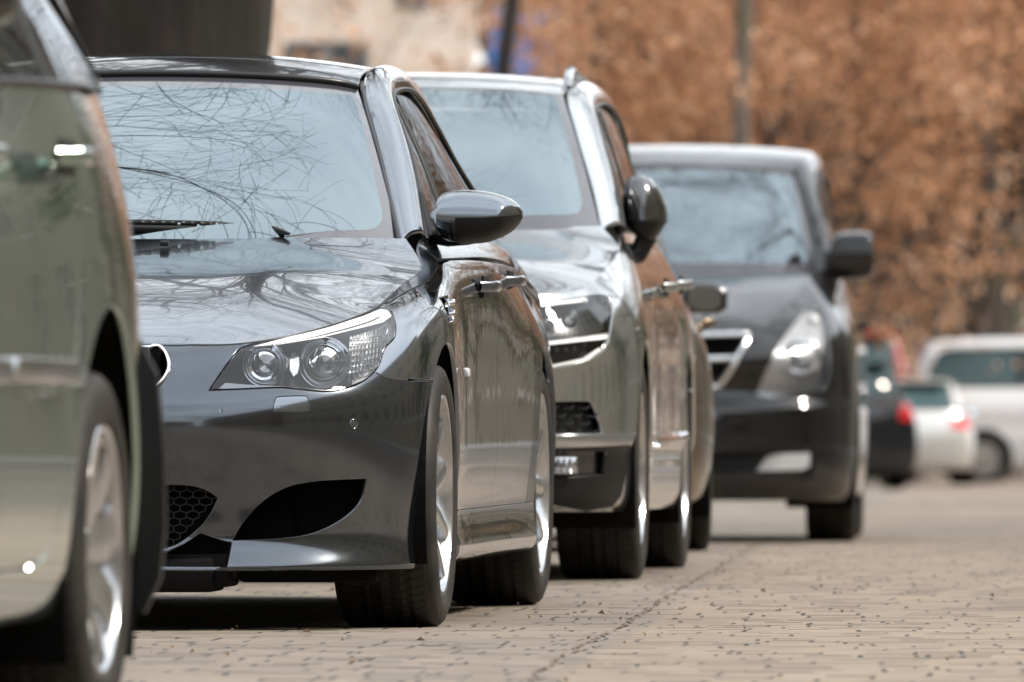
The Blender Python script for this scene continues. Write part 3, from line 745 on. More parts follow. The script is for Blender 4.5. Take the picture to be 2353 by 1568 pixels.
for sg in (1, -1):
    q = MB(); q.box((min(sg * .42, sg * .77), .33, .17), (max(sg * .42, sg * .77), .35, .40)); q.build('side_intake_backing', M['void'], bmw)
q = MB(); q.box((-.43, .13, .15), (.43, .16, .40)); q.build('grille_backing', M['void'], bmw)
# ---- kidney grilles with chrome surrounds
def rim_along(poly, M_, ly, rr, name, mat, par, sgs=(1, -1), surf=None, n=8, lift=.002):
    P = []
    for x, y in poly:
        if surf is not None:
            h = surf.hit(*ray(M_, x, y))
            if h is None: continue
            q = surf.ev([h[0][0]], [h[0][1]], True); P.append(q[0][0] + q[1][0] * lift)
        else: P.append(np.array(at(M_, x, y, ly)))
    for sg in sgs: MB().tube([(sg * p[0], p[1], p[2]) for p in P + P[:2]], rr, n, cap=False).build(name, mat, par, smooth=True)
rim_along(kid, MB_, 0, .0055, 'kidney_surround', M['chrome'], bmw, surf=SA)
for sg in (1, -1):
    kb = MB()
    for k in range(9):
        x = .06 + k * .022; kb.box((min(sg * x, sg * (x + .006)), .06, .585), (max(sg * x, sg * (x + .006)), .11, .695), .002)
    kb.build('kidney_slats', M['black'], bmw, autos=40)
    MB().box((min(sg * .04, sg * .265), .12, .57), (max(sg * .04, sg * .265), .14, .69)).build('kidney_backing', M['void'], bmw)
# ------------------------------------------------------------------ sedan: lamps, mirrors, trim, cabin, wheels
def headlamp_sedan(sg):
    h = empty('headlamp', (0, 0, 0)); h.parent = bmw
    om = sg < 0
    skA.panel('lamp', 'lens', M['clear'], h, only_mirror=om, flange=.003)
    F = skA.F[skA.key == 'lamp']; ids, inv = np.unique(F.ravel(), return_inverse=True); T = inv.reshape(-1, 3); P = skA.pos[ids]
    es = {}
    for t in T:
        for a, b in ((t[0], t[1]), (t[1], t[2]), (t[2], t[0])): es[(a, b)] = 1
    bd = [(a, b) for a, b in es if (b, a) not in es]
    bk = P + np.array([0, .15, 0]); n = len(P); V = np.concatenate([P + np.array([0, .004, 0]), bk]) * [sg, 1, 1]
    FF = [tuple(int(i) + n for i in t) for t in T] + [(a, b, b + n, a + n) for a, b in bd]
    meshobj('housing', V, FF, M['lampblack'], h, smooth=False)
    def q(x, y, off):
        hh = SA.hit(*ray(MB_, x, y)); p = hh[1] if hh is not None else SA.near(B_(x, y, .3))[1]
        return Vector((p[0] * sg, p[1] + off, p[2]))
    def ringat(cx, cy, off, prof, name, mat):
        c = q(cx, cy, off); Mx = Matrix.Translation(c) @ Matrix.Rotation(rad(-90), 4, 'Z')
        MB().lathe(prof, 48, Mx).build(name, mat, h, autos=30)
    k = 1 / 938
    ringat(602, 838, .075, [(36 * k, .030), (37.5 * k, .036), (39 * k, .030), (44 * k, .016), (49 * k, .012), (50.5 * k, .020), (52 * k, .012), (54 * k, -.02)], 'lamp_ring', M['reflector'])
    ringat(602, 838, .075, [(36 * k, .030), (30 * k, .0), (18 * k, -.022), (.001, -.028)], 'reflector_bowl', M['reflector'])
    ringat(602, 838, .075, [(36 * k, .026), (26 * k, .034), (12 * k, .038), (.001, .039)], 'inner_glass', M['bead'])
    ringat(738, 835, .095, [(41 * k, .040), (42.5 * k, .046), (44.5 * k, .040), (50 * k, .022), (57 * k, .016), (58.5 * k, .024), (60 * k, .016), (62 * k, -.02)], 'lamp_ring', M['reflector'])
    ringat(738, 835, .095, [(41 * k, .036), (34 * k, .052), (22 * k, .062), (10 * k, .066), (.001, .067)], 'projector_lens', M['bead'])
    ringat(738, 835, .095, [(41 * k, .034), (36 * k, .0), (20 * k, -.03), (.001, -.034)], 'reflector_bowl', M['lampgrey'])
    def slab(poly, off, name, mat, th=.02):
        v = [q(x, y, off) for x, y in poly]; v2 = [p + Vector((0, th, 0)) for p in v]; n = len(v)
        meshobj(name, v + v2, [tuple(range(n))] + [(i, (i + 1) % n, n + (i + 1) % n, n + i) for i in range(n)], mat, h, smooth=False)
    def strip(up, lo, off, name, mat, off2=None):
        """ribbon between two picture curves laid just behind the lens"""
        m = len(up); v = [q(x, y, off) for x, y in up] + [q(x, y, off2 or off) for x, y in lo]; v += [p + Vector((0, .012, 0)) for p in v]
        f = [(i, i + 1, m + i + 1, m + i) for i in range(m - 1)] + [(m + i, m + i + 1, 3 * m + i + 1, 3 * m + i) for i in range(m - 1)]
        meshobj(name, v, f, mat, h, smooth=True)
    up = curve([(586, 795), (640, 780), (731, 757), (834, 726), (876, 709), (892, 708)], 5); lo = curve([(586, 798), (640, 792), (731, 776), (834, 750), (880, 728), (898, 722)], 5)
    skA.panel('brow', 'brow_strip', M['satinwhite'], h, only_mirror=om, flange=.003)
    gu = curve([(632, 789), (731, 770), (834, 742), (872, 726)], 5); gl2 = curve([(632, 791), (731, 774), (834, 747), (873, 731)], 5)
    strip(gu, gl2, -.0012, 'brow_groove', M['lampgrey'])
    for i in range(11):
        t = i / 10; x = 800 + 84 * t; y0_ = 768 - 26 * t; y1_ = 880 - 62 * t
        strip([(x, y0_), (x + 4.5, y0_)], [(x - 4, y1_), (x + .5, y1_)], .045, 'indicator_rib', M['reflector'])
    for i in range(7):
        y = 778 + i * 13; x1 = 896 - i * 5
        strip([(800, y), ((800 + x1) / 2, y - 4), (x1, y - 10)], [(800, y + 2.5), ((800 + x1) / 2, y - 1.5), (x1, y - 7.5)], .038, 'indicator_rib', M['reflector'])
    slab([(802, 772), (850, 758), (890, 742), (900, 770), (880, 800), (862, 845), (835, 872), (802, 884)], .07, 'indicator', M['lamppale'])
    slab([(664, 812), (672, 808), (680, 818), (682, 838), (678, 858), (668, 866), (660, 850), (660, 825)], .06, 'bezel', M['reflector'])
    slab([(500, 893), (515, 880), (560, 884), (640, 888), (690, 892), (748, 897), (790, 890), (790, 896), (748, 899), (690, 896), (640, 894), (560, 896)], .03, 'bezel_shelf', M['lampgrey'])
M['satinwhite'] = pmat('brow_sheen_white', (.86, .88, .9), .25, metal=.0, coat=1)  # white colour stands in for sky reflected on the lamp brow
headlamp_sedan(1); headlamp_sedan(-1)

def loftx(secs, n=28, e=2.3):
    """closed shell lofted through superellipse sections (pos, x, y, z): half sizes front (-y), back (+y), up, down"""
    v = []; f = []
    for (x, y, z, fr, bk, up, dn) in secs:
        for k in range(n):
            a = 2 * math.pi * k / n; c, s_ = math.cos(a), math.sin(a)
            cc = math.copysign(abs(c) ** (2 / e), c); ss = math.copysign(abs(s_) ** (2 / e), s_)
            v.append((x, y + (cc * bk if cc > 0 else cc * fr), z + (ss * up if ss > 0 else ss * dn)))
    for i in range(len(secs) - 1):
        for k in range(n): f.append((i * n + k, i * n + (k + 1) % n, (i + 1) * n + (k + 1) % n, (i + 1) * n + k))
    f.append(tuple(range(n))[::-1]); f.append(tuple(len(v) - n + k for k in range(n)))
    return v, f
def mirror_unit(car, M_, px, ly, depth, mat, cover=None, arm=None, glass=True, back=.03, e=2.3):
    """door mirror: px = (x, y_top, y_bottom) outline stations in the picture turned into metres at depth ly"""
    st = curve([(x, t, b) for x, t, b in px], 4)
    secs = []
    for x, t, b in st:
        p, q = at(M_, x, t, ly), at(M_, x, b, ly); c = (p.z + q.z) / 2; h = (p.z - q.z) / 2
        k = min(1, h / .05); secs.append((p.x, ly, c, depth * k, back * k, h, h))
    out = []
    for sg in (1, -1):
        m = empty('door_mirror', (0, 0, 0)); m.parent = car
        v, f = loftx(secs, 32, e); v = [(sg * a, b, c) for a, b, c in v]; meshobj('mirror_shell', v, f, mat, m).data.set_sharp_from_angle(angle=rad(50))
        if cover is not None:
            n = 32; vv = []; ff = []; ks = cover[0]
            for i, (x, y, z, fr, bk, up, dn) in enumerate(secs):
                if x < cover[1]: continue
                for a in np.linspace(ks[0], ks[1], 14):
                    c, s_ = math.cos(a), math.sin(a); cc = math.copysign(abs(c) ** (2 / e), c); ss = math.copysign(abs(s_) ** (2 / e), s_)
                    vv.append((sg * (x + .001), y + cc * (fr if cc < 0 else bk) * 1.03 - .001, z + ss * (up if ss > 0 else dn) * 1.03))
            r = len(vv) // 14
            for i in range(r - 1):
                for k in range(13): ff.append((i * 14 + k, i * 14 + k + 1, (i + 1) * 14 + k + 1, (i + 1) * 14 + k))
            meshobj('mirror_lower_cover', vv, ff, cover[2], m)
        if glass:
            x0, x1 = secs[len(secs) // 4][0], secs[-3][0]; zc = np.mean([s_[2] for s_ in secs]); hz = max(s_[5] for s_ in secs) * .55; x0, x1 = secs[len(secs) // 3][0], secs[-(len(secs) // 4)][0]
            g = MB(); g.box((min(sg * x0, sg * x1), ly + back * .9, zc - hz), (max(sg * x0, sg * x1), ly + back + .006, zc + hz), .012); g.build('mirror_glass', M['mirrorglass'], m, autos=30)
        if arm: MB().tube([(sg * a, b, c) for a, b, c in arm[0]], arm[1], 12).build('mirror_arm', arm[2], m, smooth=True)
        out.append(m)
    return out
mirror_unit(bmw, MB_, [(990, 488, 506), (1000, 474, 526), (1016, 447, 548), (1045, 438, 558), (1082, 437, 559), (1118, 440, 556), (1150, 448, 545), (1175, 458, 532), (1192, 471, 515), (1201, 485, 500)], 1.58, .11, P_grey,
            cover=((math.pi + .05, 1.5 * math.pi + .2), B_(1046, 500, 1.58).x, M['black']), arm=([(.79, 1.66, .985), (.83, 1.63, .978), (.88, 1.60, .985), (.93, 1.58, 1.0)], [.022, .022, .026, .03], M['black']))
# black triangle (sail) at the mirror base
for sg in (1, -1):
    v = [(.787, 1.57, .985), (.783, 1.80, .992), (.745, 1.74, 1.10)]; v = [(sg * a, b, c) for a, b, c in v]; v2 = [(a + sg * .008, b, c) for a, b, c in v]
    meshobj('mirror_base', v + v2, [(0, 1, 2), (3, 4, 5), (0, 1, 4, 3), (1, 2, 5, 4), (2, 0, 3, 5)], M['black'], bmw, smooth=False)
# door handles
def handle(car, x, y, z, mat, L=.2, out=.034):
    for sg in (1, -1):
        h = MB(); pts = [(x - .006, y - L / 2, z), (x + out * .7, y - L / 2 + .025, z), (x + out, y - L / 4, z + .002), (x + out, y + L / 4, z + .002), (x + out * .7, y + L / 2 - .02, z), (x - .006, y + L / 2, z)]
        secs = []
        v = []; f = []; n = 12
        for i, p in enumerate(curve(pts, 3)):
            for k in range(n):
                a = 2 * math.pi * k / n; v.append((sg * (p[0] + .007 * math.cos(a)), p[1], p[2] + .014 * math.sin(a)))
        m_ = len(v) // n
        for i in range(m_ - 1):
            for k in range(n): f.append((i * n + k, i * n + (k + 1) % n, (i + 1) * n + (k + 1) % n, (i + 1) * n + k))
        hh = meshobj('door_handle', v, f, mat, car)
        c = MB(); c.box((sg * x - .004, y - .07, z - .03), (sg * x + .004, y + .07, z + .03), .003); c.build('handle_recess', M['black'], hh)
handle(bmw, .885, 2.08, .856, P_grey); handle(bmw, .868, 3.02, .878, P_grey)
# side vent with two chrome bars, side marker
for sg in (1, -1):
    v = MB(); v.box((min(sg * .85, sg * .865), .91, .75), (max(sg * .85, sg * .865), 1.13, .835)); v.build('vent_recess', M['void'], bmw)
    for z in (.779, .806):
        MB().tube([(sg * (.893), .935, z - .003), (sg * .899, 1.02, z), (sg * .893, 1.10, z + .006)], .0065, 8).build('vent_bar', M['chrome'], bmw, smooth=True)
    mk = MB(); mk.box((min(sg * .905, sg * .922), 1.225, .622), (max(sg * .905, sg * .922), 1.275, .645), .006); mk.build('side_marker', M['white_lens'], bmw, autos=30)
# wiper: arm and blade lying along the foot of the windscreen
wp = [B_(x, y, ly) for x, y, ly in ((-60, 524, 1.24), (120, 521, 1.235), (309, 521, 1.25), (430, 523, 1.28), (540, 527, 1.31), (612, 532, 1.34))]
wm = MB()
for i in range(26):
    t0, t1 = i / 26, (i + (.7 if i in (14, 16, 18, 20) else 1.02)) / 26
    def lp(t):
        u_ = t * (len(wp) - 1); k = min(int(u_), len(wp) - 2); return wp[k].lerp(wp[k + 1], u_ - k)
    a, b = lp(t0), lp(t1); wm.tube([a + Vector((0, -.01, .010)), b + Vector((0, -.01, .010))], .007, 6)
wm.tube([lp(t) + Vector((0, -.014, -.004)) for t in (0, .2, .4, .6, .8, 1.0)], .0095, 8); wm.tube([lp(t) + Vector((0, -.006, .015)) for t in (0, .2, .4, .6, .8, 1.0)], .0035, 6)
e0 = B_(612, 526, 1.33); wm.tube([e0, B_(640, 531, 1.30), B_(665, 538, 1.27)], [.012, .009, .004], 8)
wm.build('wiper', M['black'], bmw, smooth=True)
for sg in (1, -1):
    pz_ = B_(381, 544, 1.12); nz = MB(); nz.box((sg * pz_.x - .012, 1.08, .952), (sg * pz_.x + .012, 1.11, .966), .005); nz.build('washer_nozzle', M['black'], bmw, autos=30)
# cabin seen dimly through the glass
cb = MB(); cb.box((-.66, 1.48, .70), (.66, 1.86, .935), .05); cb.box((.18, 1.72, .92), (.56, 1.92, .985), .03)
cb.build('dashboard', M['cabin'], bmw, autos=40)
t_ = []
for k in range(25):
    a = 2 * math.pi * k / 24; t_.append((.37 + .185 * math.cos(a), 1.98 + .06 * math.sin(a), .93 + .175 * math.sin(a)))
stw = MB().tube(t_, .014, 8, False); stw.box((.20, 1.955, .90), (.54, 1.98, .95), .01); stw.build('steering_wheel', M['cabin'], bmw, smooth=False, autos=40)
for x in (-.37, .37):
    for y, hh in ((2.45, 1.12), (3.4, 1.08)):
        s_ = MB(); s_.box((x - .25, y - .5, .42), (x + .25, y, .60), .05); s_.box((x - .25, y - .06, .5), (x + .25, y + .08, hh), .06); s_.box((x - .13, y - .03, hh + .02), (x + .13, y + .06, hh + .18), .04)
        s_.build('seat', M['seat'], bmw, autos=40)
MB().box((-.10, 1.93, 1.26), (.12, 1.955, 1.32), .012).build('rear_view_mirror', M['black'], bmw, autos=40)
MB().box((-.80, 1.3, .30), (.80, 4.2, .34)).build('cabin_floor', M['cabin'], bmw)
# tail lamps (out of sight here, seen from elsewhere)
for sg in (1, -1):
    tl = MB(); tl.box((min(sg * .55, sg * .85), 4.58, .80), (max(sg * .55, sg * .68), 4.66, .93), .03); tl.build('tail_lamp', M['red_lens'], bmw, autos=40)
# wheels
for y, r in ((AX1, .332), (AX2, .332)):
    for sg in (1, -1):
        wheel(bmw, sg * .771, y, .332, .255, .245, key='sedan', side=sg, spin=.35 + y, z=.332)
# ------------------------------------------------------------------ general parked-car builder used for all the other cars
class Car:
    def __init__(s, name, loc, rz, mat, cols, low, zs, ax, wr, label, group='cars parked along the kerb', cat='car', rx=0, f=.5, p=2.3):
        s.e = empty(name, loc, rz, label=label, cat=cat, group=group); s.e.rotation_euler[0] = rx
        s.M = Matrix.Translation(s.e.location) @ s.e.rotation_euler.to_matrix().to_4x4(); s.mat = mat; s.ax = ax; s.wr = wr
        net = []; nl = len(low); n = len(cols)
        for c in cols:
            bx, by, tx, ty, tz = c[:5]; z_s = c[5] if len(c) > 5 else zs; col = []
            fw = max(0, 1 - by / .5); bw = max(0, 1 - (cols[-1][1] - by) / .4)
            for z, i, d in low:
                k = min(1, bx / .3) if (fw > 0 or bw > 0) else 1
                col.append((bx - i * k, by + d * (1 if by < .5 else 0) * (1 if fw > .0 else 0) - d * (1 if bw > 0 else 0), z))
            for q in (.32, .6, .83, 1):
                col.append((bx - (bx - tx) * q ** p, by + (ty - by) * q ** (1.5 if by < .6 else p), z_s + (tz - z_s) * q))
            net.append(col)
        s.net = net; s.S = Surf(net, f=f); s.S.sign = 1; s.S.prepare((8, 6)); s.sk = Skin(s.S, (8, 8))
    def F(s, pts, step=4): return fuv(s.S, s.M, pts, step)
    def P(s, pts, step=.02, back=False):            # outline in the car's own front (or back) view, metres
        out = []
        for x, z in resample(pts, step):
            h = s.S.hit((x, 9 if back else -3, z), (0, -1 if back else 1, 0))
            if h is not None: out.append(h[0])
        return np.array(out)
    def Sd(s, pts, step=.02): return suv(s.S, pts, step)
    def cut(s, key, uv):
        if len(uv) > 2: s.sk.add(key, uv)
    def seam(s, pts, w=.005): s.cut('', s.Sd(stroke(resample(pts, .03, False), w), .03))
    def arches(s, r, ry=None):
        for a in s.ax: s.cut('', s.Sd(arch_loop(a, s.wr, r, ry=ry)))
        s.ar = r
    def lower(s, seeds, default='body_panel'):
        s.sk.run(); done = set(); out = {}
        for nm, kind, q in seeds:
            if kind == 'P': uv = s.S.hit((q[0], -3, q[1]), (0, 1, 0))
            elif kind == 'B': uv = s.S.hit((q[0], 9, q[1]), (0, -1, 0))
            else: uv = s.S.hit((3, q[0], q[1]), (-1, 0, 0))
            if uv is None: continue
            k = s.sk.at(uv[0])
            if k in done: continue
            done.add(k)
            if kind == 'S':
                for om in (False, True): out[nm] = s.sk.panel(k, nm, s.mat, s.e, only_mirror=om)
            else: out[nm] = s.sk.panel(k, nm, s.mat, s.e, mirror=True)
        return out
    def hood(s, i0, i1, cz, extra, p=2.6, bulge=0, gap=.035, name='bonnet', cols=None):
        top = [s.net[i][-1] for i in range(i0, i1)] + extra; n = []
        for t in (0, .2, .4, .58, .74, .88, 1.0):
            c = []
            for i, (o, (cy, z_)) in enumerate(zip(top, cz)):
                z = z_ + (o[2] - z_) * t ** p + bulge * math.exp(-((t - .62) / .14) ** 2) * (1 if 1 <= i < len(top) - 1 else 0)
                c.append((o[0] * t, cy + (o[1] - cy) * t ** 2.2, z))
            n.append(c)
        S = Surf(n, f=.6); S.sign = 1; S.prepare((8, 8)); k = Skin(S, (8, 8), umax=S.C - 1 - gap).run()
        k.panel(k.key[0], name, s.mat, s.e, mirror=True, flange=.02); return S
    def screen(s, wb, wt, border=.25, bulge=(0, -.018, .022), name='windscreen', mat='wglass', sign=1, rows=5, bottom=.25, topb=.12):
        S = Surf(blendrows(wb, wt, rows, bulge), f=.6); S.sign = sign; S.prepare((6, 6)); k = Skin(S, (8, 8)); c0, c1, R = S.c0, S.C - 1, S.R - 1
        l = curve([(c0 - .2, R - topb), (c0 + 1, R - topb), (c1 - border - .3, R - topb), (c1 - border - .05, R - topb - .12), (c1 - border, R - topb - .5), (c1 - border, bottom + .6), (c1 - border - .12, bottom + .15), (c1 - border - .5, bottom), (c0 + 1, bottom), (c0 - .2, bottom)], 5)
        k.add('glass', resample(l, .08)); k.run()
        k.panel('glass', name, M[mat], s.e, mirror=True, flange=0)
        k.panel(k.at((c1 - .03, R / 2)), name + '_border', M['frit'], s.e, mirror=True, flange=.004); return S
    def roof(s, prof, hw, gap=.03, p=2.6):
        rt = [[(hw[i] * t, yc + (ye - yc) * t * t, zc + (ze - zc) * t ** p) for i, (yc, zc, ye, ze) in enumerate(prof)] for t in (0, .25, .5, .75, .92, 1.0)]
        S = Surf(rt, f=.6); S.sign = 1; S.prepare((6, 6)); k = Skin(S, (8, 8), umax=S.C - 1 - gap).run(); k.panel(k.key[0], 'roof', s.mat, s.e, mirror=True); return S
    def sides(s, inn, outr, belt, posts, glass='sglass', bulge=.010):
        """pillars with roof rail, side glass below them; posts = [(y_bottom, y_top, width)]"""
        n = []
        for a_, b_ in zip(inn, outr):
            a_, b_ = np.array(a_, float), np.array(b_, float); ax = np.array([1, 0, 0]); up = np.array([0, 0, 1])
            n.append([b_, b_ + (a_ - b_) * .22 + up * .018 + ax * .010, b_ + (a_ - b_) * .55 + up * .024 + ax * .006, b_ + (a_ - b_) * .82 + up * .014, a_])
        S = Surf(n, f=.5, mirror=False); S.sign = 1; S.prepare((6, 6), False); k = Skin(S, (8, 8)).run()
        for om in (False, True): k.panel(k.key[0], 'roof_pillar', s.mat, s.e, only_mirror=om, flange=.018)
        g = []
        for b_ in outr:
            b_ = np.array(b_, float) + np.array([-.010, 0, -.004]); bx, bz = belt(b_[1]); lo = np.array([bx, b_[1], bz])
            g.append([lo + (b_ - lo) * q + np.array([bulge * 4 * q * (1 - q), 0, 0]) for q in (0, .33, .66, 1)])
        G = Surf(g, f=.5, mirror=False); G.sign = 1; G.prepare((6, 6), False); kg = Skin(G, (8, 8))
        zt = max(o[2] for o in outr)
        for ip, (yb, yt, wd) in enumerate(posts):
            bz = belt(yb)[1]; kg.add('post%d' % ip, suv(G, [(yb, bz - .02), (yb + wd, bz - .02), (yt + wd, zt + .02), (yt, zt + .02)], .03))
        kg.run(); ks = []
        for kk in kg.key:
            if str(kk).startswith('#') and kk not in ks: ks.append(kk)
        for kk in ks:
            if (kg.key == kk).sum() < 12: continue
            for om in (False, True): kg.panel(kk, 'side_window', M[glass], s.e, only_mirror=om, flange=0)
        for ip in range(len(posts)):
            for om in (False, True): kg.panel('post%d' % ip, 'door_post', M['black'], s.e, only_mirror=om, off=.004, flange=.006)
        ec = curve([np.array(o) + np.array([.003, 0, -.006]) for o in outr], 5)
        for sg in (1, -1):
            MB().tube([(sg * q[0], q[1], q[2]) for q in ec], .007, 6).build('window_seal', M['rubber'], s.e, smooth=True)
            MB().tube([(sg * (belt(y)[0] + .006), y, belt(y)[1] + .002) for y in np.linspace(outr[0][1], outr[-3][1], 8)], .009, 6).build('waist_trim', M['rubber'], s.e, smooth=True)
    def shell(s, ztop, holes=lambda x, y, z: False):
        def skip(c):
            x, y, z = abs(c[0]), c[1], c[2]
            if z > ztop: return True
            for a in s.ax:
                if abs(y - a) < s.ar + .09 and z < s.wr + s.ar + .07: return True
            return holes(x, y, z)
        liner(s.S, 'inner_shell', M['void'], s.e, skip=skip)
        W = s.S.net[..., 0].max(); Lc = s.S.net[..., 1].max()
        for a in s.ax:
            for sg in (1, -1): arch_liner(s.e, a, s.wr, s.ar + .012, W - .36, W - .03, sg)
        z0_ = s.S.net[..., 2].min() + .03
        ub = MB(); ub.box((-W + .34, .3, z0_), (W - .34, Lc - .3, z0_ + .18), .03); ub.box((-W + .1, s.ax[0] + s.ar + .02, z0_), (W - .1, s.ax[1] - s.ar - .02, z0_ + .12), .02)
        ub.box((-W + .34, s.ax[0] + s.ar + .02, z0_ + .1), (W - .34, s.ax[0] + s.ar + .08, ztop - .24)); ub.box((-W * .6, .34, z0_ + .05), (W * .6, .40, ztop * .5)); ub.build('underbody', M['void'], s.e)
    def cabin(s, x, y0, y1, z, seats, top):
        d = MB(); d.box((-x, y0, z - .25), (x, y0 + .42, z + .0), .05); d.build('dashboard', M['cabin'], s.e, autos=40)
        MB().box((-x - .08, y0, .38), (x + .08, y1, .42)).build('cabin_floor', M['cabin'], s.e)
        for yy in seats:
            for sx in (-1, 1):
                c = sx * x * .53; q = MB(); q.box((c - .25, yy - .5, .5), (c + .25, yy, .68), .05); q.box((c - .25, yy - .06, .55), (c + .25, yy + .08, top - .2), .06); q.box((c - .13, yy - .03, top - .18), (c + .13, yy + .06, top), .04)
                q.build('seat', M['seat'], s.e, autos=40)
    def wheels(s, x, key, **k):
        for y in s.ax:
            for sg in (1, -1): wheel(s.e, sg * x, y, s.wr, key=key, side=sg, spin=y * 3.1 + sg, **k)
    def lamp(s, key, name, back, lens='clear', housing='lampblack', only=(False, True), depth=.07):
        out = []
        F = s.sk.F[s.sk.key == key]
        if len(F) == 0: return out
        ids, inv = np.unique(F.ravel(), return_inverse=True); T = inv.reshape(-1, 3); P = s.sk.pos[ids]
        es = {(a, b) for t in T for a, b in ((t[0], t[1]), (t[1], t[2]), (t[2], t[0]))}; bd = [(a, b) for a, b in es if (b, a) not in es]
        for om in only:
            h = empty(name, (0, 0, 0)); h.parent = s.e
            s.sk.panel(key, 'lens', M[lens], h, only_mirror=om, flange=.004)
            n = len(P); V = np.concatenate([P + np.array([-.002, .004 * back, 0]), P + np.array([0, depth * back, 0])]) * [-1 if om else 1, 1, 1]
            FF = [tuple(int(i) + n for i in t) for t in T] + [(a, b, b + n, a + n) for a, b in bd]
            meshobj('housing', V, FF, M[housing], h, smooth=False); out.append(h)
        return out
    def at(s, x, y, ly): return at(s.M, x, y, ly)
    def plate(s, pts, ly, th, name, mat, par=None, both=True):
        """flat piece traced in the picture at depth ly in the car, given a real thickness"""
        for sg in ((1, -1) if both else (1,)):
            v = []
            for q in pts:
                l = q[2] if len(q) > 2 else ly; c = s.at(q[0], q[1], l); v.append((sg * c.x, l, c.z))
            n = len(v); v2 = [(a, b + th, c) for a, b, c in v]
            meshobj(name, v + v2, [tuple(range(n)), tuple(range(2 * n - 1, n - 1, -1))] + [(i, (i + 1) % n, n + (i + 1) % n, n + i) for i in range(n)], mat, par or s.e, smooth=False)
# ------------------------------------------------------------------ silver-beige SUV behind the sedan
P_suv = paint('silver_beige_paint', (.54, .56, .57), .95, .16, .06)
sc_ = [(0, 0, 0, .09, .872), (.2, .005, .2, .095, .874), (.4, .02, .4, .11, .875), (.57, .055, .565, .15, .878), (.71, .12, .69, .235, .882), (.815, .22, .758, .40, .91), (.88, .36, .785, .58, .945), (.912, .53, .797, .76, .975),
       (.925, .85, .806, .97, 1.005), (.918, 1.18, .815, 1.2, 1.045), (.908, 1.5, .80, 1.5, 1.10), (.912, 2.1, .80, 2.1, 1.11), (.915, 2.7, .80, 2.7, 1.12), (.92, 3.2, .79, 3.2, 1.135), (.927, 3.53, .77, 3.53, 1.15),
       (.915, 3.95, .74, 3.92, 1.165), (.86, 4.3, .68, 4.2, 1.175), (.62, 4.44, .5, 4.3, 1.18), (.3, 4.48, .25, 4.34, 1.185), (0, 4.5, 0, 4.35, 1.185)]
lowS = [(.215, .035, .06), (.25, .02, .03), (.33, .012, .015), (.405, .012, .0), (.43, .0, -.004), (.55, 0, 0), (.66, 0, .012)]
suvcar = Car('parked_car', (-.547, 35.51, .036), -rad(3.7), P_suv, sc_, lowS, .66, (.85, 3.53), .35, 'silver beige SUV with black lower bumper and folded mirror, behind the dark grey sedan')
c = suvcar
c.arches(.40)
lampS = curve([(1120, 700), (1209, 697), (1335, 683), (1350, 679), (1384, 677), (1402, 688), (1409, 708), (1405, 744), (1399, 780), (1384, 808), (1350, 828), (1300, 842), (1261, 848), (1120, 858), (1120, 858)], 5, True)
c.cut('', c.F(lampS)); c.cut('lamp', c.F(shrink(lampS, 2.5)))
c.cut('lstrip', c.F([(1125, 705), (1209, 701), (1336, 687), (1338, 693), (1209, 707), (1125, 711)])); c.cut('lstrip', c.F([(1125, 793), (1250, 786), (1396, 771), (1395, 778), (1250, 794), (1125, 800)]))
c.cut('lstrip', c.F([(1128, 848), (1261, 841), (1340, 824), (1376, 800), (1383, 804), (1348, 829), (1261, 846), (1128, 854)]))
gap1 = curve([(1150, 922), (1266, 923), (1348, 922), (1364, 933), (1385, 990), (1378, 997), (1266, 1000), (1150, 1002)], 5, True); c.cut('intake', c.F(gap1))
cen = curve([(560, 700), (1105, 703), (1100, 850), (1010, 862), (560, 866)], 4, True)
hz = lambda x, y: c.at(x, y, 0)
c.cut('', c.P([(-.02, .70), (.42, .70), (.44, .84), (-.02, .845)]))
# black lower bumper is the part of the skin below the paint edge
pe = .415
c.cut('cladding', c.P([(-.05, .19), (.90, .19), (.90, pe), (-.05, pe - .006)]) if False else c.F([(740, 1037), (1258, 1031), (1389, 1026), (1447, 1022), (1452, 1030), (1428, 1140), (1409, 1164), (1300, 1185), (740, 1190)]))
fogr = curve([(1180, 1042), (1385, 1038), (1391, 1046), (1388, 1085), (1380, 1092), (1180, 1100)], 5, True)
c.cut('fogr', c.F(fogr))
c.seam(curve([(1.32, .2), (1.315, .5), (1.33, .8), (1.38, .95), (1.46, 1.09)], 5)); c.seam([(2.32, .2), (2.33, 1.1)]); c.seam(curve([(3.06, .2), (3.1, .5), (3.2, .85), (3.25, 1.13)], 5)); c.seam([(.48, .78), (.58, .78), (.66, .785)], .004)
c.seam([(1.25, .40), (3.12, .40)], .004); c.seam([(3.95, .6), (4.25, .62)])
c.lower([('front_bumper', 'P', (.5, .66)), ('front_fender', 'S', (1.0, .85)), ('front_door', 'S', (1.8, .7)), ('rear_door', 'S', (2.7, .7)), ('rear_fender', 'S', (3.5, .95)), ('sill', 'S', (2.0, .3)), ('rear_bumper', 'B', (.2, .4))])
c.sk.panel('cladding', 'lower_cladding', M['black'], c.e, mirror=True)
for om in (False, True):
    c.sk.panel('intake', 'intake_backing', M['black'], c.e, only_mirror=om, off=-.03, flange=0); c.sk.panel('fogr', 'fog_recess', M['black_gloss'], c.e, only_mirror=om, off=-.022, flange=0)
